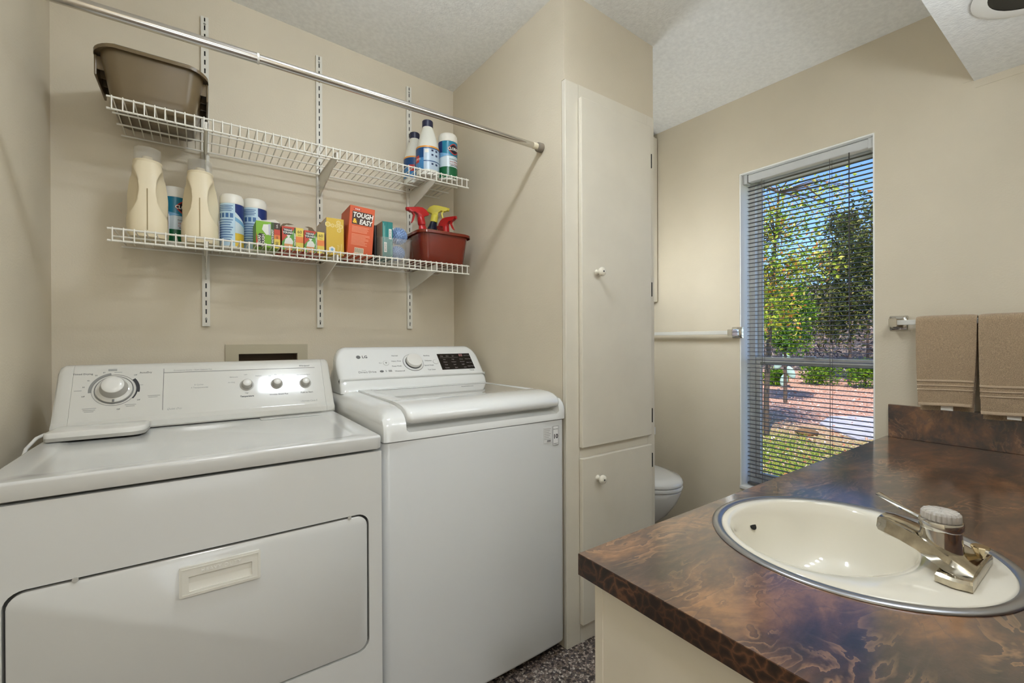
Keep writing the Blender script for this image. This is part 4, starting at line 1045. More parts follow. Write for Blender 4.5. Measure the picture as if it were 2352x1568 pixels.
# ================================================================== THINGS ON THE LOWER SHELF
LZ = ZL+.0004
def jug(label, x, y, rz=0, s=1):
    t = thing('detergent_jug', label, 'jug', (x, y, LZ), rz, group='cream detergent jugs')
    CJ = mat('jug_cream', (228, 214, 182), .38, var=.01, vscale=4)
    n = 88; bm = BM(); rings = []; H = .250*s
    def sup(a, w, d, e=2.6):
        c, q = math.cos(a), math.sin(a); return (w*math.copysign(abs(c)**(2/e), c), d*math.copysign(abs(q)**(2/e), q))
    N = 40
    for k in range(N+1):
        f = k/N; z = H*f
        w = .056 if f < .55 else .056-.012*((f-.55)/.35)**1.5 if f < .9 else .044-.008*(f-.9)/.1
        if f < .03: w *= .93+.07*f/.03
        d = .062 if f < .6 else .062-.018*((f-.6)/.4)**1.3
        if f < .03: d *= .95
        ring = []
        for i in range(n):
            a = 2*math.pi*i/n; px, py = sup(a, w, d)
            # finger hollows scooped out of the front on both sides, bounded by an oval
            e = ((f-.60)/.335)**2
            if e < 1 and py < .02:
                wd = .40+.60*e**1.2          # remaining half-width of the front spine
                lim = w*wd
                k2 = min(1, max(0, (.02-py)/.03))
                if abs(px) > lim: px = math.copysign(lim+(abs(px)-lim)*(1-k2)*.9, px)
            ring.append((px, py, z))
        rings.append(ring)
    loft(bm, rings); j = obj('body', bm, CJ, t, 50)
    obj('neck_ring', lathe(BM(), [(.0375, H-.002), (.039, H), (.039, H+.008), (.037, H+.010), (.034, H+.010)], (0, 0, 0), 40), CJ, t, 40)
    obj('level_window', bx(-.0014, .0014, -.0632, -.0618, H*.08, H*.62), mat('level_strip', (150, 132, 92), .5), t)
    obj('spout', lathe(BM(), [(.02, H+.010), (.016, H+.016), (.014, H+.026), (.010, H+.027), (.010, H+.012)], (.0, 0, 0), 24), CJ, t, 40)
    loft(bm := BM(), [[(q*math.cos(2*math.pi*i/40), q*math.sin(2*math.pi*i/40), z) for i in range(40)] for q, z in ((.0365, H+.008), (.0365, H+.05), (.034, H+.052), (.001, H+.052))], True, False, False)
    o = obj('measuring_cap', bm, mat('cap_clear', (240, 238, 230), .08, alpha=.12, coat=.3), t, 40); md = o.modifiers.new('s', 'SOLIDIFY'); md.thickness = .0012
    st = obj('side_label', bx(.0548, .0560, -.03, .04, H*.10, H*.36), mat('label_lilac', (224, 222, 228), .4), t)
    for k in range(4): obj('label_print', bx(.0560, .0562, -.025+.003*k, .03, H*(.13+.05*k), H*(.15+.05*k)), mat('label_purple', (84, 74, 130), .5), st)
jug('cream detergent jug with clear cap, the left one', -.143, 1.925, R(3))
jug('cream detergent jug with clear cap, the right one beside the blue canister', .002, 1.935, R(-2), .985)
canister('teal and green wipes canister wedged between the two cream jugs', -.0735, 2.032, LZ, .042, .215, 'green')
canister('blue and yellow wipes canister next to the right jug', .0985, 1.965, LZ, .038, .203, 'blue')
canister('blue and yellow wipes canister behind the green trash bag box', .176, 2.0, LZ, .041, .208, 'blue')

def carton(label, x0, x1, yf, yb, h, cat='box', rz=0, tilt=0, m=None, group=None, name='carton'):
    t = thing(name, label, cat, ((x0+x1)/2, (yf+yb)/2, LZ), rz, group); t.rotation_euler = (0, tilt, rz)
    w = x1-x0; d = yb-yf
    return t, w, d
GRN = mat('box_green', (124, 172, 38), .45); GRN2 = mat('box_green2', (92, 150, 60), .45); REDB = mat('box_red', (190, 66, 44), .45); YELB = mat('box_yellow', (222, 196, 84), .45); ORB = mat('box_orange', (226, 128, 60), .45); DKG = mat('box_darkgreen', (52, 78, 34), .5); BRN = mat('box_darkbrown', (56, 36, 26), .5)
def bag_box(label, x0, x1, yf, h, variant):
    t, w, d = carton(label, x0, x1, yf, yf+(.112 if variant == 0 else .185), h, group='trash bag boxes', name='trash_bag_box')
    y = -d/2; a = -w/2
    bm = BM(); th = .0012
    box(bm, a, a+th, y, d/2, 0, h); box(bm, a+w-th, a+w, y, d/2, 0, h); box(bm, a+th, a+w-th, y, y+th, 0, h); box(bm, a+th, a+w-th, d/2-th, d/2, 0, h); box(bm, a+th, a+w-th, y+th, d/2-th, 0, th)
    obj('box', bm, GRN if variant == 0 else REDB, t)
    def pan(nm, f0, f1, g0, g1, m, k=1): return obj(nm, bx(a+w*f0, a+w*f1, y-.0003*k, y-.0001, h*g0, h*g1), m, t)
    def tri(nm, pts, m, k): 
        bm = BM(); loft(bm, [[(a+w*p, yy, h*q) for p, q in pts] for yy in (y-.0003*k, y-.0001)]); return obj(nm, bm, m, t)
    if variant == 0:
        pan('stripe', .62, .74, 0, 1, DKG); pan('panel', .74, 1, 0, .36, YELB); pan('panel', .74, 1, .36, .52, ORB); pan('panel', .74, 1, .52, .74, REDB); pan('panel', .74, 1, .74, 1, BRN)
        tri('corner', [(0, 0), (.12, 0), (0, .55)], REDB, 2)
        text('WASTE BASKET', .0092, WHITE, t, (a+w*.68, y-.0004, h*.45), (0, 0, 1), (-1, 0, 0), off=.0002, sx=.8)
        tri('logo_plate', [(.08, 0), (.34, .0), (.34, .45), (.29, .52), (.13, .52), (.08, .45)], BLACK, 2); text('TEXAS\nTOUGH', .0125, WHITE, t, (a+w*.215, y-.0008, h*.25), (0, 0, 1), (-1, 0, 0), off=.0003)
        tri('bag_picture', [(.30, .88), (.52, .90), (.54, .50), (.42, .48), (.24, .68)], mat('bag_white', (226, 226, 216), .5), 2); tri('bag_picture', [(.50, .92), (.60, .92), (.60, .48), (.52, .48)], mat('bag_grey', (186, 186, 196), .5), 3)
        text('81', .012, BRN, t, (a+w*.87, y-.0005, h*.44), (0, 0, 1), (-1, 0, 0)); text('40', .014, BRN, t, (a+w*.87, y-.0005, h*.18), (0, 0, 1), (-1, 0, 0)); text('GAL', .008, WHITE, t, (a+w*.87, y-.0005, h*.87), (0, 0, 1), (-1, 0, 0))
        bm = BM(); loft(bm, [[(a+.002, y+.004, h), (a+w-.002, y+.004, h+.001), (a+w-.004, y+.10, h+.035), (a+.004, y+.10, h+.012)], [(a+.002, y+.005, h+.001), (a+w-.002, y+.005, h+.002), (a+w-.004, y+.101, h+.036), (a+.004, y+.101, h+.013)]]); obj('open_flap', bm, WHITE, t)
    else:
        tri('green_field', [(0, 0), (.56, 0), (.56, .9), (.36, .72), (0, .34)], GRN2, 1); pan('stripe', .56, .64, 0, .97, DKG); pan('panel', .64, 1, .62, 1, YELB); pan('panel', .64, 1, .36, .62, ORB); pan('panel', .64, 1, 0, .36, YELB)
        tri('logo_plate', [(.05, .74), (.10, .66), (.44, .66), (.5, .74), (.46, .92), (.08, .92)], BLACK, 2); text('TEXAS\nTOUGH', .0098, WHITE, t, (a+w*.275, y-.0008, h*.79), off=.0003, sx=1.0)
        text('WASTE BASKET', .0072, WHITE, t, (a+w*.6, y-.0005, h*.48), (0, 0, 1), (-1, 0, 0), off=.0002, sx=.95); text('60', .0165, BRN, t, (a+w*.82, y-.0005, h*.82)); text('BAGS', .005, BRN, t, (a+w*.82, y-.0005, h*.68))
        tri('bag_picture', [(.10, .26), (.5, .26), (.52, .38), (.42, .52), (.34, .54), (.40, .64), (.22, .64), (.27, .54), (.16, .46)], mat('bag_white', (226, 226, 216), .5), 2); tri('basket_picture', [(.14, .0), (.46, .0), (.5, .26), (.10, .26)], mat('basket_orange', (216, 150, 92), .5), 2)
        tri('goose_mark', [(.74, .2), (.92, .14), (.9, .11), (.8, .13)], DKG, 2)
        # raised torn flap
        s = -1 if variant == 1 else 1
        bm = BM(); x0f = a+(.0 if variant == 1 else w*.52); x1f = a+(.006 if variant == 1 else w*.98)
        if variant == 1: pts = [(a+.001, d*.1, h*.96), (a+.012, d*.12, h+.022), (a+.030, d*.14, h+.040), (a+.05, d*.14, h+.037)]; wd = (.006, .006, .010, .009)
        else: pts = [(a+w*.72, d*.1, h*.98), (a+w*.70, d*.12, h+.020), (a+w*.60, d*.14, h+.040), (a+w*.42, d*.14, h+.043)]; wd = (.018, .014, .007, .006)
        rings = []
        for p, q in zip(pts, wd): rings.append([(p[0]-q, p[1]-.001, p[2]-q*.3), (p[0]+q, p[1]-.001, p[2]+q*.1), (p[0]+q, p[1]+.001, p[2]+q*.1), (p[0]-q, p[1]+.001, p[2]-q*.3)])
        loft(bm, rings); obj('torn_flap', bm, CARD, t)
bag_box('green trash bag box with open lid next to the blue canister', .166, .244, 1.842, .0935, 0)
bag_box('red and yellow trash bag box, left of the two reading 60', .251, .325, 1.852, .088, 1)
bag_box('red and yellow trash bag box beside the yellow glove box', .329, .402, 1.858, .084, 2)
def glove_box():
    x0, x1, yf, h = .410, .478, 1.862, .148
    t, w, d = carton('mustard yellow vinyl glove box left of the orange box', x0, x1, yf, yf+.17, h, name='glove_box'); y = -d/2
    obj('box', bx(-w/2, w/2, y, d/2, 0, h, bev=.0012, seg=1), mat('glove_yellow', (208, 172, 56), .5), t)
    obj('side_panel', bx(-w/2-.0004, -w/2-.0001, y, d/2, .004, h-.004), mat('glove_side', (206, 200, 190), .5), t)
    HX = mat('hex_cream', (232, 216, 158), .5)
    def hexa(cx, cz, r, m, k=1): 
        bm = BM(); loft(bm, [[(cx+r*math.cos(R(60*i+30)), yy, cz+r*math.sin(R(60*i+30))) for i in range(6)] for yy in (y-.0003*k, y-.0001)]); obj('hexagon_mark', bm, m, t)
    for cx, cz, r in ((-.010, .118, .008), (.006, .118, .007), (.013, .132, .009), (.022, .117, .009), (.015, .101, .009), (-.028, .121, .011)): hexa(cx, cz, r, HX); hexa(cx, cz, r*.72, mat('glove_yellow2', (216, 186, 88), .5), 2)
    hexa(-.012, .022, .013, WHITE); hexa(-.012, .022, .006, mat('label_lightblue', (120, 170, 206), .3), 2)
    text('Vinyl\nGloves', .012, mat('glove_ink', (240, 224, 150), .5), t, (.017, y-.0006, .03), (0, 0, 1), (-1, 0, 0))
glove_box()
def orange_box():
    t, w, d = carton('tall orange box of cloths leaning right in the shelf middle', .485, .585, 1.835, 1.99, .205, name='cleaning_cloth_box', tilt=R(4.0), rz=R(-2)); h = .2; y = -d/2
    t.location.z = LZ+math.sin(R(4.0))*w/2
    O = mat('orange_card', (204, 86, 40), .5)
    obj('box', bx(-w/2, w/2, y, d/2, 0, h, bev=.0012, seg=1), O, t)
    bm = BM(); 
    obj('logo_shadow', bx(-.039, .040, y-.0003, y-.0001, .125, .178, bev=0), mat('logo_brown', (60, 34, 16), .5), t)
    text('TOUGH', .0275, WHITE, t, (.003, y-.0006, .163), shear=.15, off=.0009, sx=.82); text('EASY', .0275, WHITE, t, (.015, y-.0006, .137), shear=.15, off=.0009, sx=.82); text('&', .025, mat('amp_yellow', (240, 190, 50), .5), t, (-.028, y-.0006, .138), off=.0009)
    bm = BM(); loft(bm, [[(-.020+.016*math.cos(2*math.pi*i/20), yy, .187+.005*math.sin(2*math.pi*i/20)) for i in range(20)] for yy in (y-.0003, y-.0001)]); obj('brand_oval', bm, mat('oval_red', (176, 60, 40), .5), t); text('H-E-B', .0075, WHITE, t, (-.020, y-.0006, .187), off=.0002)
    PK = mat('fine_pink', (236, 168, 134), .5)
    rnd = random.Random(3)
    for k in range(15):
        if k == 5: continue
        obj('fine_print', bx(-.037, .036-rnd.random()*.02, y-.0003, y-.0001, .115-k*.0052, .1165-k*.0052), PK, t)
    obj('barcode_panel', bx(-.022, .014, y-.0003, y-.0001, .008, .031), mat('barcode_cream', (234, 220, 190), .5), t)
    for k in range(13): obj('barcode', bx(-.020+k*.0025, -.0188+k*.0025+(.0006 if k % 3 == 0 else 0), y-.0005, y-.0003, .011, .029), mat('barcode_ink', (120, 104, 84), .5), t)
orange_box()
def dark_brush():
    tag(obj('scrub_pad', bx(.520, .560, 2.02, 2.05, LZ, LZ+.21, bev=.006), mat('maroon', (70, 28, 22), .7), None, 40), 'dark maroon pad standing behind the orange box', 'pad')
    # crumpled grey bag between glove box and orange box
    bm = BM(); bmesh.ops.create_icosphere(bm, subdivisions=4, radius=1)
    for v in bm.verts:
        c = v.co.copy(); k = 1+.35*noise.noise(c*2.3)+.18*noise.noise(c*6)
        v.co = Vector((.505+c.x*.022*k, 2.045+c.y*.020*k, LZ+.058+c.z*.056*k))
    zmin = min(v.co.z for v in bm.verts)
    for v in bm.verts: v.co.z += LZ-zmin
    tag(obj('plastic_bag', bm, mat('bag_film', (150, 140, 124), .4), None, 30), 'crumpled grey plastic bag behind the yellow glove box', 'bag')
dark_brush()
def clear_bin():
    x0, x1, y0, y1, h = .622, .750, 1.835, 1.985, .092
    t = thing('clear_bin', 'clear plastic bin holding a teal box and spiky balls', 'bin', ((x0+x1)/2, (y0+y1)/2, LZ)); P = maker(t)
    bm = BM(); th = .0022
    def L(i, z, sx=0): return [(a, b, z) for a, b in rrect(x0+i-sx, x1-i+sx, y0+i-sx, y1-i+sx, .008, 4)]
    loft(bm, [L(.004, LZ), L(.001, LZ+.002), L(0, LZ+h, .004), L(th, LZ+h, .004), L(th+.002, LZ+.004)]); P('tub', bm, CLEAR, None, 40)
    loft(bm := BM(), [L(-.0045, LZ+h-.003), L(-.0085, LZ+h-.001), L(-.0085, LZ+h+.001), L(-.0045, LZ+h+.001)], True, False, False); P('rim', bm, CLEAR, None, 40)
    # contents
    zb = LZ+.0045
    t2 = thing('sponge_box', 'teal box standing in the clear bin', 'box', (.652, 1.90, zb)); P2 = maker(t2); TL = mat('teal_card', (22, 120, 116), .45)
    P2('box', bx(.631, .676, 1.846, 1.96, zb, zb+.158, bev=.001, seg=1), TL)
    obj('side_panel', bx(.6306, .6309, 1.846, 1.96, zb+.002, zb+.156), mat('card_tan', (196, 176, 150), .6), t2).location = -Vector(t2.location)
    P2('groove', bx(.6525, .6532, 1.8455, 1.846, zb, zb+.158), mat('teal_dark', (14, 84, 84), .5))
    for x, za, zc, s in ((.6645, .085, .128, 'BOXO'), (.6435, .028, .07, 'BOXO')):
        P2('logo_plate', bx(x-.006, x+.006, 1.8452, 1.8458, zb+za, zb+zc), WHITE); text(s, .011, INK_D, t2, Vector((x, 1.845, zb+(za+zc)/2))-Vector(t2.location), (0, 0, 1), (-1, 0, 0))
    for x, za, zc in ((.636, .09, .15), (.640, .07, .14), (.668, .02, .075), (.672, .012, .06)): P2('fine_print', bx(x, x+.0012, 1.8453, 1.8458, zb+za, zb+zc), mat('mint', (170, 214, 200), .5))
    def ball(lab, x, y, z, r):
        o = thing('dryer_ball', lab, 'ball', (x, y, z), group='spiky blue dryer balls'); BL = mat('ball_blue', (140, 166, 206), .4)
        bm = BM(); bmesh.ops.create_icosphere(bm, subdivisions=3, radius=r*.80); obj('core', bm, BL, o, 60)
        bm = BM(); n = 190; g = math.pi*(3-5**.5)
        for i in range(n):
            zz = 1-2*(i+.5)/n; q = math.sqrt(1-zz*zz); d = Vector((q*math.cos(g*i), q*math.sin(g*i), zz))
            tube(bm, [d*r*.78, d*r*.93, d*r], [r*.055, r*.042, r*.015], 5)
        sp = obj('spikes', bm, BL, o, 50); sp['kind'] = 'stuff'
    ball('blue spiky dryer ball resting on top in the clear bin', .7165, 1.885, zb+.112, .0395)
    ball('blue spiky dryer ball at the bottom of the clear bin', .7080, 1.880, zb+.035, .0345)
    tag(obj('sponge_pad', bx(.690, .735, 1.955, 1.975, zb, zb+.163, bev=.006, seg=3), WHITE, None, 50), 'white foam pad at the back of the clear bin', 'pad')
    tag(obj('black_pouch', bx(.600, .6125, 1.86, 1.98, LZ, LZ+.145, bev=.005, seg=3), mat('pouch', (22, 20, 20), .5), None, 50), 'narrow black pouch between the orange box and the clear bin', 'pouch')
clear_bin()
MAROON = mat('maroon_plastic', (112, 34, 16), .22, coat=.3)
tub_thing('wash_tub', 'dark red plastic tub with spray bottles by the corner', 'tub', (.910, 1.925, LZ), (.246, .25), (.208, .215), .142, MAROON, rim=.010)
TZ = LZ+.0105
def sprayer(label, x, y, z, body, head, h, aim, lean=(0, 0), sc=1, collar=None, label_m=None, wd=.032):
    t = thing('spray_bottle', label, 'bottle', (x, y, z), group='spray bottles in the red tub'); t.rotation_euler = (lean[0], lean[1], 0)
    n = 28; bm = BM(); rings = []
    for f, q in ((0, .92), (.03, 1), (.45, 1), (.6, .92), (.75, .72), (.88, .5), (.96, .40), (1, .38)):
        rings.append([(wd*1.15*q*math.cos(2*math.pi*i/n), wd*.8*q*math.sin(2*math.pi*i/n), h*f) for i in range(n)])
    loft(bm, rings); obj('bottle', bm, body, t, 50)
    if label_m: obj('label', bx(-wd*.5, wd*.5, -wd*.83, -wd*.78, h*.42, h*.62), label_m, t)
    obj('collar', lathe(BM(), [(.0145*sc, h*.97), (.016*sc, h), (.015*sc, h+.022*sc), (.012*sc, h+.03*sc)], (0, 0, 0), 24), collar or head, t, 40)
    # trigger head, profile in local (along, up), swept across
    ca, sa = math.cos(aim), math.sin(aim)
    prof = [(-.034, .012), (-.036, .018), (-.026, .034), (-.012, .044), (.006, .047), (.046, .047), (.048, .036), (.040, .030), (.024, .030), (.012, .018), (.011, 0), (-.011, 0), (-.014, .008)]
    rings = []
    for wv, s in ((-.0105, .82), (-.009, 1), (.009, 1), (.0105, .82)):
        rings.append([(sc*((a*s)*ca-wv*sa), sc*((a*s)*sa+wv*ca), h+sc*(.020+.022+(b-.022)*s)) for a, b in prof])
    loft(bm := BM(), rings); obj('trigger_head', bm, head, t, 35)
    tr = [(.028, .030), (.036, .030), (.030, .018), (.040, -.004), (.047, -.014), (.043, -.014), (.034, -.004), (.024, .016)]
    rings = [[(sc*(a*ca-wv*sa), sc*(a*sa+wv*ca), h+sc*(.020+b)) for a, b in tr] for wv in (-.005, .005)]
    loft(bm := BM(), rings); obj('trigger', bm, head, t)
    obj('nozzle', tube(BM(), [(sc*.044*ca, sc*.044*sa, h+sc*.062), (sc*.056*ca, sc*.056*sa, h+sc*.062)], .0075*sc, 12), head, t, 50)
    return t
REDP = mat('spray_red', (176, 24, 26), .3); YELP = mat('spray_yellow', (236, 222, 84), .35); NAVYP = mat('spray_navy', (16, 20, 44), .25); GRNP = mat('spray_green', (20, 96, 36), .35)
sprayer('red spray bottle with red trigger pointing left in the tub', .864, 1.892, TZ, REDP, REDP, .182, R(180), lean=(0, R(-11)), sc=1.12, collar=REDP, label_m=NAVYI, wd=.034)
sprayer('navy spray bottle with yellow trigger leaning right in the tub', .893, 1.985, TZ, NAVYP, YELP, .232, R(-20), lean=(0, R(10)), sc=1.15, wd=.036)
sprayer('red spray bottle with green neck at the right of the tub', .968, 1.925, TZ, GRNP, REDP, .165, R(-60), sc=1.05, wd=.03)
sprayer('small red-capped bottle at the back of the tub', .982, 2.002, TZ, mat('bottle_cream', (216, 196, 170), .4), REDP, .165, R(100), sc=.8, wd=.02)

# ================================================================== OUTDOORS
def gz(x, y):
    z = -.5 + (.04*(x-6) if x > 6 else 0) + (.13*(x-19) if x > 19 else 0)
    return z + .05*noise.noise(Vector((x*.5, y*.5, 0))) + (.5*noise.noise(Vector((x*.12, y*.12, 3))) if x > 19 else 0)
def ground_mat():
    m = bpy.data.materials.new('yard_ground'); m.use_nodes = True; nt = m.node_tree; b = nt.nodes['Principled BSDF']; L = nt.links.new; N = nt.nodes.new
    tc = N('ShaderNodeTexCoord'); sp = N('ShaderNodeSeparateXYZ'); L(tc.outputs['Object'], sp.inputs[0])
    nz = N('ShaderNodeTexNoise'); nz.inputs['Scale'].default_value = 1.2; nz.inputs['Detail'].default_value = 6; L(tc.outputs['Object'], nz.inputs['Vector'])
    nf = N('ShaderNodeTexNoise'); nf.inputs['Scale'].default_value = 26; nf.inputs['Detail'].default_value = 6; nf.inputs['Roughness'].default_value = .7; L(tc.outputs['Object'], nf.inputs['Vector'])
    grass = N('ShaderNodeValToRGB'); e = grass.color_ramp.elements; e[0].position = .35; e[0].color = lin((74, 92, 30)); e[1].position = .62; e[1].color = lin((176, 160, 84)); q = e.new(.5); q.color = lin((126, 140, 44)); L(nf.outputs['Fac'], grass.inputs[0])
    straw = N('ShaderNodeValToRGB'); e = straw.color_ramp.elements; e[0].position = .32; e[0].color = lin((150, 104, 80)); e[1].position = .68; e[1].color = lin((226, 196, 178)); q = e.new(.5); q.color = lin((200, 152, 126)); L(nf.outputs['Fac'], straw.inputs[0])
    # grass near the house, straw beyond
    ad = N('ShaderNodeMath'); ad.operation = 'MULTIPLY_ADD'; ad.inputs[1].default_value = 4.5; L(nz.outputs['Fac'], ad.inputs[0]); L(sp.outputs['X'], ad.inputs[2])
    mr = N('ShaderNodeMapRange'); mr.inputs[1].default_value = 9.0; mr.inputs[2].default_value = 11.4; L(ad.outputs[0], mr.inputs[0])
    mx = N('ShaderNodeMix'); mx.data_type = 'RGBA'; L(mr.outputs[0], mx.inputs[0]); L(grass.outputs[0], mx.inputs[6]); L(straw.outputs[0], mx.inputs[7])
    mr2 = N('ShaderNodeMapRange'); mr2.inputs[1].default_value = 19; mr2.inputs[2].default_value = 21; L(ad.outputs[0], mr2.inputs[0])
    brush = N('ShaderNodeValToRGB'); e = brush.color_ramp.elements; e[0].position = .35; e[0].color = lin((74, 62, 56)); e[1].position = .65; e[1].color = lin((176, 162, 150)); L(nf.outputs['Fac'], brush.inputs[0])
    mx2 = N('ShaderNodeMix'); mx2.data_type = 'RGBA'; L(mr2.outputs[0], mx2.inputs[0]); L(mx.outputs[2], mx2.inputs[6]); L(brush.outputs[0], mx2.inputs[7])
    L(mx2.outputs[2], b.inputs['Base Color']); b.inputs['Roughness'].default_value = .95
    bp = N('ShaderNodeBump'); bp.inputs['Strength'].default_value = .7; bp.inputs['Distance'].default_value = .03; L(nf.outputs['Fac'], bp.inputs['Height']); L(bp.outputs[0], b.inputs['Normal'])
    return m
def ground():
    nx, ny = 90, 60; vs = []; fs = []
    for i in range(nx+1):
        x = 2.46+(70-2.46)*(i/nx)**1.8
        for j in range(ny+1): y = -20+70*j/ny; vs.append((x, y, gz(x, y)))
    for i in range(nx):
        for j in range(ny): a = i*(ny+1)+j; fs.append((a, a+ny+1, a+ny+2, a+1))
    struct(pyobj('ground', vs, fs, ground_mat(), None, 80))
    struct(obj('foundation_skirt', bx(2.395, 2.43, -.21, 2.24, -.7, -.001), mat('skirt', (190, 182, 168), .8)))
ground()
LEAF = [mat('leaf_green', (132, 164, 44), .6), mat('leaf_lime', (196, 204, 70), .6), mat('leaf_dark', (76, 104, 36), .6), mat('leaf_orange', (244, 158, 72), .6), mat('leaf_yellow', (240, 218, 110), .6)]
EVER = [mat('ever_dark', (58, 68, 34), .7), mat('ever_mid', (112, 122, 52), .7), mat('ever_olive', (164, 156, 84), .7)]
SHRUB = [mat('shrub_green', (96, 140, 24), .6), mat('shrub_lime', (150, 176, 40), .6), mat('shrub_dark', (50, 82, 18), .6)]
DRY = [mat('dry_tan', (190, 166, 146), .8), mat('dry_grey', (140, 124, 120), .8), mat('dry_brown', (98, 78, 70), .8)]
BARK = mat('bark', (92, 76, 62), .9, var=.2, vscale=20)
for m_ in LEAF+EVER+SHRUB:
    nt = m_.node_tree; b_ = nt.nodes['Principled BSDF']; tr = nt.nodes.new('ShaderNodeBsdfTranslucent'); tr.inputs[0].default_value = b_.inputs['Base Color'].default_value
    mxs = nt.nodes.new('ShaderNodeMixShader'); mxs.inputs[0].default_value = .35; nt.links.new(b_.outputs[0], mxs.inputs[1]); nt.links.new(tr.outputs[0], mxs.inputs[2]); nt.links.new(mxs.outputs[0], nt.nodes['Material Output'].inputs[0])
def leaves(pts, size, mats, weights, rnd, aspect=.5):
    vs = []; fs = []; mi = []
    for p in pts:
        d = Vector((rnd.gauss(0, 1), rnd.gauss(0, 1), rnd.gauss(-.2, .8))).normalized(); s = d.orthogonal().normalized(); s = (s*math.cos(rnd.random()*6.28)+d.cross(s)*math.sin(rnd.random()*6.28))
        L = size*rnd.uniform(.6, 1.25); k = len(vs); up = d.cross(s)*L*.12
        vs += [p, p+d*L*.5+s*L*aspect*.5+up, p+d*L, p+d*L*.5-s*L*aspect*.5+up]; fs += [(k, k+1, k+2), (k, k+2, k+3)]
        w_ = rnd.choices(range(len(mats)), weights)[0]; mi += [w_, w_]
    return vs, fs, mi
def tree(name, label, cat, base, blobs, trunk, nleaf, size, mats, weights, seed, aspect=.5, twigs=24, group=None):
    rnd = random.Random(seed); b = Vector(base)
    t = thing(name, label, cat, base, group=group); pts = []
    tot = sum(r[3]*r[4]*r[5] for r in blobs)
    tb = BM(); tube(tb, [Vector((0, 0, -.2))]+[Vector(q)-b for q in trunk], [.05*(1-.7*i/len(trunk)) for i in range(len(trunk)+1)], 8)
    for bl in blobs:
        c = Vector(bl[:3]); nb = max(3, int(twigs*bl[3]*bl[4]*bl[5]/tot)); near = min((Vector(q) for q in trunk), key=lambda q: (q-c).length)
        ends = []
        for _ in range(nb):
            d = Vector((rnd.gauss(0, 1), rnd.gauss(0, 1), rnd.gauss(0, 1))).normalized()*rnd.uniform(.4, 1)
            e = c+Vector((d.x*bl[3], d.y*bl[4], d.z*bl[5])); mid = (near+e)/2+Vector((rnd.uniform(-.1, .1), rnd.uniform(-.1, .1), rnd.uniform(0, .15)))
            tube(tb, [near-b, mid-b, e-b], [.011, .007, .003], 5); ends.append((mid, e))
        for _ in range(int(nleaf*bl[3]*bl[4]*bl[5]/tot*bl[6])):
            if rnd.random() < .55:
                m_, e = rnd.choice(ends); f = rnd.random(); p = m_.lerp(e, f)+Vector((rnd.gauss(0, .14), rnd.gauss(0, .14), rnd.gauss(0, .12)))*max(bl[3:6])*.9
            else:
                while True:
                    d = Vector((rnd.uniform(-1, 1), rnd.uniform(-1, 1), rnd.uniform(-1, 1)))
                    if .2 < d.length <= 1: break
                p = c+Vector((d.x*bl[3], d.y*bl[4], d.z*bl[5]))
            pts.append(p-b)
    obj('trunk', tb, BARK, t, 60)
    vs, fs, mi = leaves(pts, size, mats, weights, rnd, aspect); f = pyobj('foliage', vs, fs, mats, t, None, mi); f['kind'] = 'stuff'
def g(x, y, dz=0): return (x, y, gz(x, y)+dz)
tree('autumn_tree', 'yellow-green autumn tree with orange leaves outside the window', 'tree', g(7.6, 3.55), [(7.6, 3.5, 2.75, 1.0, .75, .8, .5), (7.5, 3.5, 2.0, .8, .55, .7, 1.2), (7.6, 2.9, 3.2, .8, .65, .4, .22), (7.6, 2.4, 3.45, .7, .5, .35, .10), (7.5, 3.3, 1.45, .6, .4, .4, .9), (7.8, 3.6, 3.75, .6, .6, .35, .12), (7.5, 2.9, 2.3, .5, .5, .35, .7)],
     [g(7.6, 3.55, .6), (7.6, 3.5, 1.2), (7.6, 3.45, 2.0), (7.6, 3.4, 2.8), (7.6, 3.35, 3.5)], 9000, .072, LEAF, (34, 32, 10, 9, 15), 11, twigs=70)
tree('cedar_tree', 'dark evergreen tree at the right of the window view', 'tree', g(15.5, 4.9), [(15.5, 4.9, 2.6, 1.2, 1.1, 1.6, 1), (15.5, 4.7, 4.2, 1.0, .8, 1.2, .9), (15.5, 4.0, 3.4, .9, .8, 1.1, .8), (15.8, 5.4, 1.7, 1.0, .8, .9, .9)],
     [g(15.5, 4.9, 1), (15.5, 4.9, 2), (15.5, 4.85, 3.2), (15.5, 4.8, 4.8)], 8500, .14, EVER, (55, 33, 12), 12, .4, 60)
tree('olive_tree', 'olive green tree behind the dark evergreen', 'tree', g(18, 5.2), [(18, 5.3, 4.2, 1.6, 1.4, 1.5, .8), (18, 4.4, 5.2, 1.2, 1.0, 1.1, .35), (18, 6.6, 3.4, 1.3, 1.2, 1.4, .8), (18, 8.4, 3.0, 1.4, 1.3, 1.6, .9)],
     [g(18, 5.2, 1), (18, 5.2, 2.5), (18, 5.1, 4), (18, 5.1, 5.4)], 7500, .15, [EVER[1], EVER[2], LEAF[4], EVER[0]], (38, 38, 8, 18), 13, .45, 60)
for k, (x, y, lab) in enumerate(((16.5, 1.6, 'dark evergreen tree farther right in the yard'), (19.5, -1.5, 'dark evergreen tree at the far right of the yard'), (16.5, 11.5, 'dark evergreen tree far left in the yard'))):
    tree('cedar_tree', lab, 'tree', g(x, y), [(x, y, 2.6, 1.1, 1.0, 1.7, 1), (x, y-.2, 4.2, .9, .7, 1.1, .9)], [g(x, y, 1), (x, y, 2), (x, y, 3.2), (x, y, 4.8)], 5000, .14, EVER, (50, 36, 14), 40+k, .4, 40, group='evergreens beyond the yard')
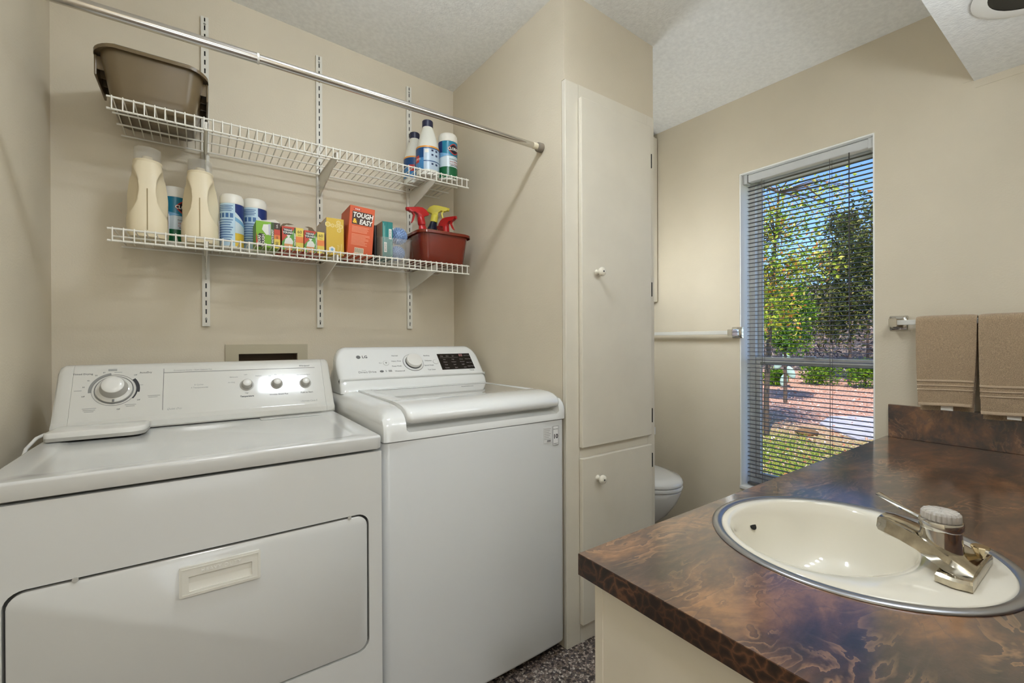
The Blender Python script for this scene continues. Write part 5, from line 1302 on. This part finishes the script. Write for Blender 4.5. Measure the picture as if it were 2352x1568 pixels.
tree('round_bush', 'round bright green bush left of centre outside', 'bush', g(11, 4.72), [(11, 4.72, 1.75, .62, .62, .75, 1), (11, 4.6, 1.2, .5, .5, .5, 1)], [g(11, 4.72, .5), (11, 4.72, 1.2), (11, 4.7, 1.9)], 5200, .085, SHRUB, (50, 22, 28), 14, .5, 30)
for k, (x, y, w_, h_, lab) in enumerate(((14.5, 5.3, .55, .42, 'low bright green shrub beyond the straw yard, middle of three'), (14.5, 4.25, .5, .46, 'low bright green shrub at the right end of the straw yard'), (13.6, 6.1, .35, .3, 'small green shrub below the round bush'))):
    zz = gz(x, y); tree('low_shrub', lab, 'shrub', (x, y, zz), [(x, y, zz+h_*.8, w_, w_, h_, 1)], [(x, y, zz+.1), (x, y, zz+h_*.7), (x, y, zz+h_)], 2200, .08, SHRUB, (50, 32, 18), 20+k, .45, 16, group='low green shrubs outside')
def brush():
    rnd = random.Random(5); pts = []
    for _ in range(24000):
        x = rnd.uniform(18.5, 34); y = rnd.uniform(-.15, .75)*x; pts.append(Vector((x, y, gz(x, y)+rnd.random()**2*1.9)))
    vs, fs, mi = leaves(pts, .34, DRY+[EVER[1]], (40, 34, 18, 8), rnd, .16); o = pyobj('dry_brush', vs, fs, DRY+[EVER[1]], None, None, mi); o['kind'] = 'stuff'; tag(o, 'grey-brown dry brush on the rising hillside', 'brush')
    pts = []
    for _ in range(16000):
        x = rnd.uniform(4.2, 18); y = rnd.uniform(-.1, .7)*x; pts.append(Vector((x, y, gz(x, y)+.01)))
    LM = [mat('fallen_tan', (214, 172, 146), .8), mat('fallen_rust', (190, 118, 84), .8), mat('fallen_pale', (228, 208, 190), .8)]
    vs, fs, mi = leaves(pts, .055, LM, (50, 25, 25), rnd, .5); o = pyobj('fallen_leaves', vs, fs, LM, None, None, mi); o['kind'] = 'stuff'; tag(o, 'fallen tan leaves strewn over the yard', 'leaves')
    pts = []; vs = []; fs = []; mi = []
    for _ in range(30000):
        x = 3.6+rnd.random()**1.2*4.4; y = rnd.uniform(-.15, .8)*x
        if x+1.2*noise.noise(Vector((x*.8, y*.8, 1)))*2 > 7.4: continue
        z = gz(x, y); h = rnd.uniform(.03, .09); dx, dy = rnd.gauss(0, .03), rnd.gauss(0, .03); k = len(vs); a = rnd.random()*3.14; c, s = .004*math.cos(a), .004*math.sin(a)
        vs += [(x-c, y-s, z-.01), (x+c, y+s, z-.01), (x+dx, y+dy, z+h)]; fs.append((k, k+1, k+2)); mi.append(rnd.choices((0, 1, 2, 3), (36, 34, 16, 14))[0])
    o = pyobj('grass', vs, fs, [SHRUB[0], SHRUB[1], SHRUB[2], LEAF[4]], None, None, mi); o['kind'] = 'stuff'; tag(o, 'sparse green grass on the yard near the house', 'grass')
brush()
def yard_bits():
    bm = BM(); loft(bm, [[(x, y, gz(x, y)+dz) for x, y in ((8.2, 2.5), (8.9, 2.2), (10.6, 2.7), (9.9, 3.45), (9.0, 3.3))] for dz in (-.05, .03)])
    tag(obj('stone_slab', bm, mat('slab_grey', (186, 182, 184), .9, var=.12, vscale=6)), 'pale grey stone slab lying in the yard', 'slab')
    bm = BM(); bmesh.ops.create_icosphere(bm, subdivisions=3, radius=1); z = gz(8.1, 3.15)
    for v in bm.verts: k = 1+.25*noise.noise(v.co*2); v.co = Vector((8.1+v.co.x*.12*k, 3.15+v.co.y*.16*k, z+.03+v.co.z*.06*k))
    tag(obj('rock', bm, mat('rock_brown', (122, 92, 60), .9, var=.2, vscale=12), None, 60), 'brown rock beside the grey slab', 'rock')
    x, y = 13.2, 5.7; z = gz(x, y); t = thing('cactus', 'pale green cactus pads near the low shrubs', 'cactus', (x, y, z)); CG = mat('cactus_green', (170, 196, 176), .6)
    for px, py, pz, ax in ((0, 0, .22, 10), (.05, -.16, .45, -25), (-.03, .12, .68, 30), (.02, -.06, .86, -10)):
        bm = BM(); bmesh.ops.create_icosphere(bm, subdivisions=2, radius=1)
        for v in bm.verts:
            q = Vector((v.co.x*.035, v.co.y*.10, v.co.z*.19)); q.rotate(Matrix.Rotation(R(ax), 3, 'X')); v.co = q+Vector((px, py, pz))
        obj('pad', bm, CG, t, 60)
yard_bits()
